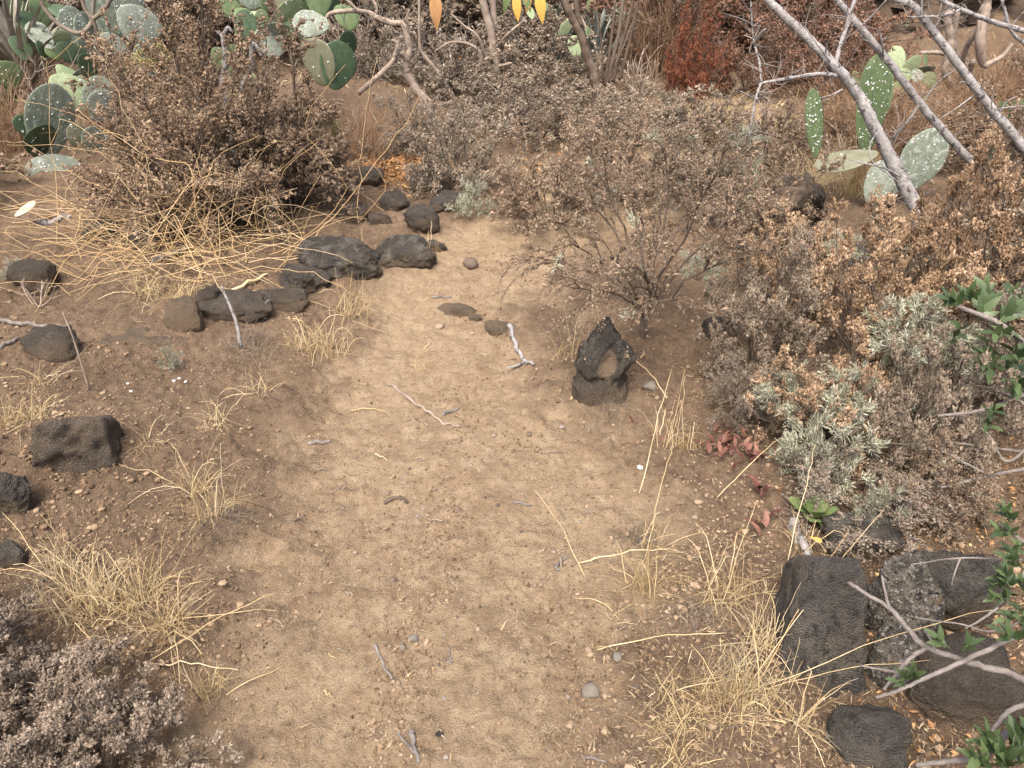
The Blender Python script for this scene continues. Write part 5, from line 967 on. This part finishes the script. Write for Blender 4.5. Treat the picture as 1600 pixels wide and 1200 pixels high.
for x, y, L, m, dx in ((806, -8, 0.16, 'yellow_leaf', 0.1), (842, -12, 0.19, 'yellow_leaf', 0.15), (818, -12, 0.13, 'green_leaf', 0.4), (795, -10, 0.12, 'green_leaf', -0.3), (680, -10, 0.22, 'litter_orange', 0.0), (828, -10, 0.12, 'litter_orange', -0.2)):
    leaf_obj('ell', m, atY(x, y, 5.5) - b0, (dx, 0, -1), (0, -1, 0.1), L, t)

# ------------------------------------------------------------------ cacti
def pad_mesh(seed, wr=0.62, thick=0.09, bend=0.06):
    rng = np.random.default_rng(seed); V, T = ICO[4]; V = V.copy(); y = V[:, 1]; s = (y + 1) / 2
    prof = 0.60 + 0.55 * s - 0.22 * s ** 2.2 + 0.02 * np.sin(s * 9 + seed)
    X = V[:, 0] * prof * wr; Z = V[:, 2] * thick * (1.1 - 0.25 * s); Z = np.sign(Z) * np.abs(Z) ** 0.8 * thick ** 0.2
    Z = Z + bend * (s - 0.5) ** 2 + 0.04 * fbm(X * 2 + seed, s * 2, o=2) * wr
    return mesh("pad", np.stack([X * 0.5 / 0.86, s, Z * 0.5], 1), T)
PADS = [pad_mesh(i, 1.0, 0.13, 0.12 * (i - 1)) for i in range(4)]
BL = ICO[1]
def cactus(label, base_px, pads, name="prickly_pear", group="prickly pears", grow=1.0):
    p = at(*base_px); t = thing(name, p, label, "cactus", group); rng = np.random.default_rng(int(base_px[0] * 3 + base_px[1]))
    from mathutils import Matrix
    for i, (bx, by, tx, ty, wpx, Yb, dy, yaw, m, spots) in enumerate(pads):
        tx, ty, wpx = bx + (tx - bx) * grow, by + (ty - by) * grow, wpx * grow
        a = atY(bx, by, Yb); b = atY(tx, ty, Yb + dy); ax = Vector(b - a); L = ax.length; ax.normalize()
        view = (Vector(CAM) - Vector((a + b) / 2)).normalized(); n = (view - ax * view.dot(ax)).normalized(); s = ax.cross(n); c, sn = math.cos(yaw), math.sin(yaw)
        n2 = n * c + s * sn; s2 = ax.cross(n2); w = wpx * m_per_px((a + b) / 2)
        o = bpy.data.objects.new("pad", PADS[i % 4]); COL.objects.link(o)
        if not PADS[i % 4].materials: PADS[i % 4].materials.append(M[m])
        o.material_slots[0].link = 'OBJECT'; o.material_slots[0].material = M[m]
        o.parent = t; o.location = Vector(a - p); o.rotation_euler = Matrix((s2, ax, n2)).transposed().to_euler(); th = max(w, 0.4 * L)
        o.scale = (w, L, th * 0.75)
        if spots:
            u = rng.uniform(-0.42, 0.42, spots); v = np.clip(rng.beta(1.3, 1.2, spots) * 0.95, 0.04, 0.96)
            cl = rng.random(spots) < 0.6; cc = rng.integers(0, 6, spots); u = np.where(cl, np.clip((cc / 6 - 0.42) + rng.normal(0, 0.10, spots), -0.43, 0.43), u)
            ok = (np.abs(u) < 0.5 * np.sqrt(np.clip(1 - (2 * v - 1) ** 2, 0, 1)) * (0.60 + 0.55 * v - 0.22 * v ** 2.2) / 0.86 - 0.02); u, v = u[ok], v[ok]; nS = len(u)
            me = PADS[i % 4]; co = np.empty(len(me.vertices) * 3); me.vertices.foreach_get("co", co); co = co.reshape(-1, 3)
            front = rng.random(nS) < 0.8; Z = []
            for uu, vv, fr in zip(u, v, front):
                c_ = co[(co[:, 2] > np.median(co[:, 2])) == fr]; Z.append(c_[np.argmin((c_[:, 0] - uu) ** 2 + (c_[:, 1] - vv) ** 2), 2])
            C = np.stack([u, v, np.array(Z)], 1); V, T = BL; sr = 0.0027 * 2 ** rng.uniform(-1.2, 1.4, nS)
            W = (V[None] * rng.uniform(0.7, 1.3, (nS, len(V), 1)) * sr[:, None, None]) / np.array([w, L, th * 0.75]) + C[:, None]
            so = obj("wax_spots", mesh("wax_spots", W.reshape(-1, 3), (np.arange(nS)[:, None, None] * len(V) + T[None]).reshape(-1, 3)), M['spot'], o, "stuff")
    return t
# bx, by, tx, ty, width px, y, dy, yaw, material, spots
cactus("prickly pear with white-spotted pads beside the big brown shrub", (110, 330), [
    (95, 330, 95, 256, 84, 4.9, 0.12, 0.2, 'pad_grey', 170), (58, 295, 8, 270, 42, 4.9, 0.05, 0.7, 'pad_green', 20), (70, 250, 82, 150, 62, 5.15, 0.05, 0.4, 'pad_grey', 120), (60, 245, 64, 203, 44, 5.05, -0.1, 0.6, 'pad_dark', 40), (108, 172, 118, 128, 60, 5.3, 0.1, 0.1, 'pad_bright', 40), (105, 135, 118, 117, 46, 5.4, 0.1, 0.0, 'pad_bright', 6), (130, 158, 172, 140, 44, 5.35, 0.1, 0.2, 'pad_grey', 50), (42, 215, 38, 185, 40, 5.1, 0.05, 0.8, 'pad_dark', 10), (118, 230, 122, 200, 30, 5.1, 0.05, 0.5, 'pad_sick', 10), (135, 300, 150, 280, 34, 4.9, 0.05, 0.9, 'pad_sick', 10), (110, 122, 130, 108, 16, 5.4, 0.05, 1.2, 'pad_grey', 8), (150, 190, 165, 150, 40, 5.3, 0.05, 0.5, 'pad_grey', 40), (85, 200, 78, 160, 44, 5.3, 0.05, 0.7, 'pad_green', 20), (140, 240, 150, 205, 36, 5.1, 0.05, 0.6, 'pad_grey', 40)], grow=1.2)
cactus("prickly pear with one large round green pad at the left edge", (10, 180), [(14, 140, 12, 95, 42, 5.9, 0.0, 0.2, 'pad_green', 16), (14, 142, 45, 134, 14, 5.9, 0.0, 1.2, 'pad_green', 0), (10, 185, 14, 140, 40, 5.9, 0.0, 0.9, 'pad_dark', 0)])
cactus("dense prickly pear thicket behind the smooth-barked tree", (120, 130), [(82, 92, 84, 80, 22, 6.6, 0.05, 0.2, 'pad_green', 0), (112, 100, 110, 70, 44, 6.6, 0.05, 0.6, 'pad_dark', 0), (118, 80, 112, 20, 40, 6.7, 0.1, 0.5, 'pad_grey', 120), (60, 75, 40, 25, 34, 6.8, 0.1, 0.4, 'pad_dark', 0), (80, 78, 52, 40, 30, 6.7, 0.1, 0.3, 'pad_grey', 10), (100, 30, 92, 10, 30, 6.9, 0.1, 0.3, 'pad_dark', 0), (165, 60, 190, 0, 60, 6.9, 0.1, 0.2, 'pad_grey', 110), (180, 110, 172, 60, 50, 6.7, 0.1, 0.6, 'pad_grey', 70), (65, 90, 66, 70, 24, 6.6, 0.1, 0.9, 'pad_dark', 0), (140, 95, 132, 30, 46, 6.8, 0.1, 0.9, 'pad_grey', 120), (30, 30, 20, 0, 30, 7.2, 0, 0.3, 'pad_green', 0), (15, 10, 16, -20, 34, 7.2, 0, 0.3, 'pad_bright', 0), (90, 70, 100, 52, 24, 6.6, 0, 0.5, 'pad_bright', 0), (210, 70, 222, 20, 60, 6.9, 0.1, 0.3, 'pad_grey', 80), (225, 120, 238, 76, 46, 6.6, 0.1, 0.5, 'pad_grey', 30), (150, 40, 160, -5, 46, 7.0, 0.1, 0.3, 'pad_grey', 30), (70, 40, 62, 2, 34, 7.0, 0.1, 0.5, 'pad_green', 0), (40, 95, 30, 62, 32, 6.6, 0.1, 0.6, 'pad_dark', 0), (130, 120, 142, 92, 36, 6.5, 0.1, 0.7, 'pad_dark', 0), (190, 30, 205, -15, 44, 7.1, 0.1, 0.4, 'pad_grey', 40)], grow=1.18)
cactus("prickly pear crowded with bright and dark pads behind the dead snags", (430, 140), [
    (386, 84, 384, 28, 30, 5.9, 0.1, 0.2, 'pad_dark', 6), (345, 98, 392, 126, 34, 5.6, -0.1, 0.8, 'pad_bright', 10), (470, 72, 512, 108, 60, 5.9, -0.15, 0.7, 'pad_sick', 12), (520, 140, 532, 80, 52, 5.8, 0.1, 0.5, 'pad_dark', 10), (404, 40, 372, 20, 26, 6.2, 0.1, 0.6, 'pad_green', 8), (400, 40, 392, 22, 28, 6.2, 0.1, 0.2, 'pad_bright', 0), (398, 38, 414, 24, 20, 6.2, 0.1, 0.3, 'pad_bright', 4), (422, 36, 462, 8, 24, 6.1, 0.1, 0.6, 'pad_bright', 20), (428, 18, 468, 2, 10, 6.15, 0.1, 1.1, 'pad_green', 8), (515, 40, 468, 36, 34, 5.9, 0.0, 0.3, 'pad_grey', 40), (400, 48, 442, 44, 24, 5.95, 0, 0.9, 'pad_grey', 20), (420, 90, 425, 54, 44, 5.9, 0.1, 0.4, 'pad_grey', 10), (388, 14, 390, -14, 40, 6.5, 0.1, 0.3, 'pad_grey', 0), (412, 20, 416, -12, 22, 6.4, 0.1, 0.8, 'pad_green', 6), (360, 30, 355, 0, 34, 6.5, 0.1, 0.4, 'pad_green', 6), (497, 30, 498, -20, 36, 6.4, 0.1, 0.4, 'pad_green', 0), (545, 48, 540, 15, 36, 6.4, 0.1, 0.5, 'pad_green', 0), (448, 20, 440, -10, 30, 6.5, 0.1, 0.6, 'pad_sick', 0), (480, 66, 458, 40, 26, 6.0, 0.1, 1.0, 'pad_dark', 0), (365, 85, 362, 72, 24, 5.8, 0, 0.6, 'pad_green', 0), (530, 95, 548, 60, 34, 6.3, 0.1, 0.8, 'pad_dark', 4), (470, 25, 482, -12, 34, 6.5, 0.1, 0.6, 'pad_green', 0), (340, 110, 350, 85, 34, 5.8, 0.1, 0.5, 'pad_green', 6), (450, 60, 445, 25, 36, 6.2, 0.1, 0.5, 'pad_green', 6), (510, 20, 522, -10, 30, 6.6, 0.1, 0.8, 'pad_dark', 0)], grow=1.25)
cactus("broken prickly pear with two tall spotted pads on a fallen grey pad", (1390, 330), [
    (1275, 248, 1270, 138, 32, 4.5, 0.05, 0.55, 'pad_green', 110), (1352, 240, 1374, 84, 62, 4.6, 0.1, 0.65, 'pad_green', 260), (1372, 238, 1274, 262, 46, 4.5, -0.08, 0.8, 'pad_sick', 10), (1400, 300, 1475, 205, 70, 4.55, 0.15, 0.4, 'pad_grey', 120), (1358, 320, 1392, 250, 52, 4.4, 0.05, 0.4, 'pad_grey', 50), (1395, 320, 1372, 255, 50, 4.45, 0.05, 0.8, 'pad_grey', 30), (1386, 172, 1380, 80, 30, 4.9, 0.1, 0.5, 'pad_green', 30)])
cactus("pale green prickly pear before the rock face, behind the slanting dead limbs", (1400, 190), [
    (1408, 108, 1396, 72, 26, 6.8, 0.1, 0.3, 'pad_bright', 0), (1408, 108, 1440, 94, 24, 6.8, 0.1, 0.4, 'pad_bright', 0), (1412, 130, 1416, 106, 24, 6.7, 0.1, 0.5, 'pad_bright', 0), (1434, 130, 1432, 108, 20, 6.7, 0.1, 0.4, 'pad_grey', 0), (1455, 138, 1450, 112, 24, 6.7, 0.1, 0.4, 'pad_bright', 6), (1436, 106, 1458, 112, 20, 6.8, 0.1, 0.7, 'pad_grey', 0), (1405, 150, 1408, 126, 22, 6.6, 0.1, 0.4, 'pad_green', 0), (1446, 106, 1446, 82, 10, 6.9, 0.1, 0.9, 'pad_green', 0), (1336, 132, 1338, 110, 16, 6.9, 0.1, 0.4, 'pad_green', 0), (1340, 150, 1345, 132, 24, 6.8, 0.1, 0.4, 'pad_bright', 0), (1330, 165, 1330, 148, 18, 6.8, 0.1, 0.6, 'pad_green', 0), (1325, 172, 1338, 165, 14, 6.8, 0.1, 0.3, 'pad_bright', 0), (1445, 165, 1438, 142, 22, 6.5, 0.1, 0.4, 'pad_green', 4), (1385, 180, 1400, 164, 22, 6.5, 0.1, 0.5, 'pad_green', 0), (1386, 160, 1399, 140, 12, 6.6, 0, 0.5, 'pad_bright', 0), (1410, 170, 1395, 155, 16, 6.6, 0, 0.6, 'pad_dark', 0), (1400, 190, 1405, 150, 26, 6.55, 0, 0.6, 'pad_green', 0)])
cactus("pale prickly pear hidden behind the rough brown trunk", (900, 110), [(900, 90, 898, 55, 26, 7.6, 0.1, 0.3, 'pad_bright', 0), (872, 54, 892, 36, 20, 7.7, 0.1, 0.5, 'pad_bright', 0), (848, 26, 868, 18, 20, 7.8, 0.1, 0.5, 'pad_green', 0), (846, 22, 856, 6, 14, 7.8, 0.1, 0.5, 'pad_bright', 0), (930, 6, 916, 6, 20, 7.8, 0.1, 0.3, 'pad_green', 0), (916, 56, 922, 44, 14, 7.7, 0.1, 0.6, 'pad_bright', 0), (832, 30, 826, 10, 14, 7.8, 0.1, 0.4, 'pad_bright', 0), (900, 110, 902, 85, 20, 7.6, 0, 0.5, 'pad_green', 0)])
cactus("low green prickly pear buried in the scrub beside the squared lava block", (1190, 400), [(1165, 350, 1180, 305, 36, 4.2, 0.05, 0.3, 'pad_bright', 40), (1205, 380, 1212, 335, 44, 4.1, 0.05, 0.4, 'pad_dark', 60), (1185, 318, 1205, 308, 14, 4.25, 0.0, 0.8, 'pad_sick', 4), (1190, 400, 1195, 360, 34, 4.1, 0, 0.6, 'pad_green', 20)])
cactus("row of small green pads at the edge below the bare branches", (1570, 185), [(1572, 168, 1574, 158, 10, 5.8, 0, 0.3, 'pad_green', 0), (1584, 168, 1588, 156, 10, 5.8, 0, 0.3, 'pad_green', 0), (1596, 166, 1598, 154, 12, 5.8, 0, 0.3, 'pad_green', 0), (1562, 168, 1564, 158, 8, 5.8, 0, 0.5, 'pad_green', 0), (1575, 190, 1580, 168, 12, 5.8, 0, 0.8, 'pad_dark', 0)])
p = at(45, 352); o = obj("fallen_pad", PADS[1].copy(), None); o.data.materials.clear(); o.data.materials.append(M['fallen_pad']); o.location = p + np.array([-0.06, 0, 0.05]); k = m_per_px(p); o.scale = (26 * k, 40 * k, 22 * k); o.rotation_euler = (0.5, 0.25, -1.2); tag(o, "pale yellowish cactus pad lying on the soil left of the straw tangle", "cactus pad")

# ------------------------------------------------------------------ agaves / strappy dry leaves
def agave(px, base, n, lpx, label, m, seed, kind='strap', tilt=(0.2, 1.3)):
    rng = np.random.default_rng(seed); p = at(px, base); k = m_per_px(p); t = thing("agave", p, label, "plant", "agaves in the back scrub")
    n = int(n * 1.6)
    for i in range(n):
        an = i * 2.4 + rng.normal(0, 0.2); ti = tilt[0] + (tilt[1] - tilt[0]) * (i / n) + rng.normal(0, 0.06); d = (math.sin(ti) * math.cos(an), math.sin(ti) * math.sin(an), math.cos(ti))
        leaf_obj(kind, m if rng.random() < 0.75 else 'agave_dry', (d[0] * 0.03, d[1] * 0.03, 0.02), d, (0, 0, 1) if ti > 0.15 else (0, -1, 0), lpx * k * rng.uniform(0.75, 1.1), t)
agave(45, 140, 40, 150, "grey strappy dry-leaved agave behind the left cacti", 'agave_dry', 1)
agave(10, 90, 36, 130, "pale grey agave at the top corner", 'agave_dry', 2)
agave(870, 100, 30, 95, "blue-green agave half hidden by the rough trunk", 'agave', 3)
agave(930, 110, 26, 95, "blue-green agave right behind the rough trunk", 'agave', 4)
agave(215, 60, 34, 110, "blue-grey agave behind the big brown shrub", 'agave', 5)
agave(470, 20, 30, 90, "dull green agave behind the cactus thicket", 'agave', 6)
agave(20, 20, 34, 120, "grey-green agave high at the left edge of the slope", 'agave', 7)
agave(110, 30, 30, 120, "grey-green agave behind the forked smooth tree", 'agave', 8)

# ------------------------------------------------------------------ rosettes and leafy sprigs
def rosette(px, base, n, lpx, label, m, kind, tilt=(0.5, 1.35), seed=0, spread=0.0, name="rosette"):
    rng = np.random.default_rng(seed); p = at(px, base); k = m_per_px(p); t = thing(name, p, label, "plant"); p_ = np.array(t.location)
    for i in range(n):
        an = i * 2.4 + rng.normal(0, 0.25); ti = tilt[0] + (tilt[1] - tilt[0]) * i / n + rng.normal(0, 0.08); d = (math.sin(ti) * math.cos(an), math.sin(ti) * math.sin(an), max(math.cos(ti), 0.06)); c = rng.normal(0, spread * k, 2) if spread else (0, 0)
        leaf_obj(kind, m, (c[0], c[1], ground(p_[0] + c[0], p_[1] + c[1]) - p_[2] + 0.012), d, (0, 0, 1), lpx * k * rng.uniform(0.7, 1.1), t)
    return t
rosette(1270, 815, 12, 46, "fresh green spoon-leaved rosette growing above the black slab", 'green_leaf', 'spoon', seed=1, tilt=(0.5, 1.3))
rosette(1138, 702, 34, 25, "dark red withered rosette at the foot of the whitish shrub", 'red_leaf', 'lance', seed=2, spread=26, tilt=(0.8, 1.5))
rosette(1172, 722, 12, 24, "dull red curled leaves next to the dark red rosette", 'red_leaf', 'lance', seed=3, spread=12, tilt=(0.8, 1.4))
rosette(1178, 828, 5, 30, "pinkish dry leaves on the soil left of the green rosette", 'red_leaf', 'lance', seed=4, spread=14, tilt=(1.0, 1.5))
rosette(1192, 778, 4, 34, "single curled red leaf cluster above the pinkish leaves", 'red_leaf', 'lance', seed=5, spread=6, tilt=(0.9, 1.4))
rosette(1034, 690, 2, 14, "tiny red leaf beside the thin straw stems", 'red_leaf', 'lance', seed=6, tilt=(1.0, 1.4), name="red_leaf")
rosette(988, 664, 2, 12, "tiny orange-red leaf scrap below the hollowed stone", 'red_leaf', 'lance', seed=7, tilt=(1.0, 1.4), name="red_leaf")
p = atY(1258, 838, at(1250, 850)[1]); t = thing("fallen_leaf", at(1262, 848), "pale cream fallen leaf tip beside the green rosette", "leaf"); leaf_obj('spoon', 'yellow_leaf', (0, 0, 0.02), (0.6, -0.8, 0.1), (0, 0, 1), 0.04, t)
t = thing("fallen_leaf", atY(712, 268, at(676, 300)[1] + 0.12), "single yellow leaf resting on the wide dark stone", "leaf"); leaf_obj('ell', 'yellow_leaf', (-0.03, 0, 0.0), (1, 0.2, 0.1), (0, -0.4, 1), 0.075, t)

def leafy(label, limbs, sprigs, m='glossy_leaf', Lpx=34, seed=0, wood='deadwood_dark'):
    """limbs: list of ([(px, py, height above ground)...], radius px); sprigs: (px, py, height, n leaves, length px, dir px)"""
    rng = np.random.default_rng(seed); pts0, r0 = limbs[0]; base = atZ(*pts0[0]); base = np.array([base[0], base[1], ground(base[0], base[1])]); t = thing("leafy_shrub", base, label, "shrub", "glossy-leaved shrub branches")
    for pts, r in limbs:
        P = np.array([atZ(*q) for q in pts]); k = m_per_px(P[0]); V = limb_mesh(P, np.linspace(r * k, r * k * 0.5, len(P)), base, int(pts[0][0]), sides=7, wob=0.14, knob=0.06); b = obj("branch", mesh("branch", *V), M[wood], t)
    for px, py, z, n, L, dx, dy in sprigs:
        a = atZ(px, py, z); e = atZ(px + dx, py + dy, z + 0.03); k = m_per_px(a); tw = spline([a, (a + e) / 2 + rng.normal(0, 0.004, 3), e], 8); obj("twig", mesh("twig", *tubes(tw - base, np.linspace(1.6 * k, 0.8 * k, 8), 5, True)), M['glossy_leaf'], t)
        ax = nrm(e - a)
        for i in range(n):
            f = 0.15 + 0.85 * i / max(1, n - 1); c = a + (e - a) * f; an = i * 2.4; s = nrm(np.cross(ax, [0.3, 0.2, 1])); u = np.cross(s, ax); d = ax * (0.55 + 0.5 * f) + (s * math.cos(an) + u * math.sin(an)) * 0.9 + np.array([0, 0, 0.2])
            leaf_obj('ell', m, c - base, d, rng.normal(0, 0.3, 3) + np.array([0, -0.35, 1]), L * k * rng.uniform(0.65, 1.1), t)
leafy("glossy dark green leafy branches reaching in beside the golden seed heads", [([(1650, 640, 0.05), (1620, 560, 0.3), (1560, 505, 0.42), (1500, 480, 0.45), (1470, 465, 0.45)], 5), ([(1630, 580, 0.25), (1560, 590, 0.3), (1515, 560, 0.3)], 5), ([(1600, 480, 0.4), (1560, 470, 0.4), (1500, 450, 0.42)], 3)],
      [(1500, 480, 0.45, 9, 34, -18, -14), (1530, 500, 0.42, 10, 36, 8, -26), (1560, 505, 0.42, 10, 34, 20, -20), (1590, 500, 0.4, 9, 36, 10, -30), (1545, 530, 0.38, 9, 34, -10, 26), (1580, 545, 0.36, 10, 38, 12, 22), (1560, 560, 0.34, 9, 36, -16, 16), (1595, 575, 0.33, 9, 36, -6, 26), (1600, 530, 0.36, 8, 36, 6, 16), (1505, 510, 0.4, 7, 30, -14, 16), (1545, 470, 0.44, 8, 32, -6, -24), (1575, 480, 0.42, 8, 34, 6, -18), (1540, 640, 0.3, 6, 26, 16, 4), (1520, 475, 0.44, 7, 32, -6, -14), (1570, 520, 0.4, 8, 34, -14, 2), (1600, 600, 0.3, 8, 34, -10, 6)], seed=1)
leafy("glossy small-leaved green shrub at the edge above the corner stones", [([(1680, 960, 0.1), (1640, 920, 0.28), (1600, 905, 0.32), (1560, 900, 0.33)], 4), ([(1640, 880, 0.3), (1590, 840, 0.34), (1560, 820, 0.35)], 4)],
      [(1600, 910, 0.33, 12, 26, -40, -8), (1590, 930, 0.32, 12, 26, -40, 6), (1600, 890, 0.34, 11, 26, -25, -20), (1600, 950, 0.3, 11, 26, -30, 16), (1575, 905, 0.33, 10, 24, -30, 10), (1580, 920, 0.36, 10, 24, -12, -26), (1600, 930, 0.36, 10, 26, 0, -24), (1590, 835, 0.35, 9, 30, -30, -8), (1580, 815, 0.36, 9, 30, -10, -18), (1600, 850, 0.34, 9, 30, -20, 12)], seed=2, Lpx=26)
leafy("bare grey forked branch with a few leafy sprigs over the corner stones", [([(1690, 1120, 0.05), (1600, 1062, 0.24), (1530, 1040, 0.28), (1450, 1012, 0.32), (1420, 985, 0.33), (1390, 950, 0.34), (1360, 932, 0.34), (1325, 910, 0.34)], 5.5), ([(1650, 960, 0.3), (1575, 1000, 0.31), (1500, 1035, 0.31), (1450, 1058, 0.3), (1400, 1080, 0.28), (1368, 1090, 0.27)], 4.5), ([(1448, 1012, 0.32), (1420, 1030, 0.31), (1395, 1060, 0.3), (1380, 1078, 0.29)], 4), ([(1390, 950, 0.34), (1384, 930, 0.36), (1378, 900, 0.38)], 3), ([(1400, 1050, 0.3), (1370, 1045, 0.31), (1345, 1040, 0.32)], 2.6), ([(1650, 940, 0.3), (1560, 985, 0.3), (1500, 975, 0.3), (1430, 965, 0.3)], 2), ([(1460, 1015, 0.32), (1452, 995, 0.34), (1445, 985, 0.35)], 2.6), ([(1600, 875, 0.3), (1500, 872, 0.3), (1425, 882, 0.3)], 2), ([(1500, 873, 0.3), (1490, 900, 0.28), (1487, 915, 0.27)], 1.5), ([(1560, 950, 0.32), (1530, 970, 0.31), (1508, 982, 0.3)], 2.4)],
      [(1480, 1015, 0.33, 6, 30, -16, -18), (1500, 1020, 0.32, 5, 28, 16, -14), (1430, 1060, 0.31, 8, 30, -6, -10), (1420, 1058, 0.31, 6, 28, -18, 6), (1590, 1000, 0.33, 6, 36, -20, -10), (1600, 985, 0.33, 5, 34, 0, -18)], seed=3)
leafy("leafy green sprig with a pale branch in the very bottom corner", [([(1690, 1100, 0.1), (1620, 1130, 0.24), (1570, 1150, 0.26), (1540, 1180, 0.26), (1480, 1190, 0.24), (1430, 1196, 0.22)], 6), ([(1660, 1080, 0.2), (1580, 1110, 0.26), (1545, 1150, 0.27)], 5)],
      [(1560, 1180, 0.27, 10, 42, -16, -26), (1580, 1180, 0.27, 10, 42, 10, -30), (1590, 1195, 0.27, 10, 42, 12, -20), (1550, 1195, 0.26, 9, 40, -24, -10), (1570, 1205, 0.26, 9, 42, 0, -20), (1600, 1170, 0.28, 8, 40, 6, -26)], seed=4)
leafy("thin dark thorny twigs crossing the soil right of the green rosette", [([(1680, 700, 0.05), (1600, 705, 0.12), (1540, 698, 0.16), (1470, 690, 0.18)], 2.5), ([(1650, 640, 0.1), (1580, 720, 0.14), (1545, 680, 0.16), (1510, 655, 0.18)], 2.5), ([(1660, 730, 0.1), (1590, 735, 0.14), (1520, 750, 0.15), (1470, 762, 0.15)], 3.5), ([(1550, 745, 0.15), (1510, 725, 0.15), (1470, 705, 0.16), (1380, 690, 0.16)], 2.5), ([(1650, 615, 0.2), (1600, 618, 0.24), (1540, 640, 0.25), (1465, 650, 0.25)], 4), ([(1640, 655, 0.2), (1560, 610, 0.25), (1500, 600, 0.25)], 3)], [(1540, 655, 0.25, 6, 24, 8, 12)], seed=5)
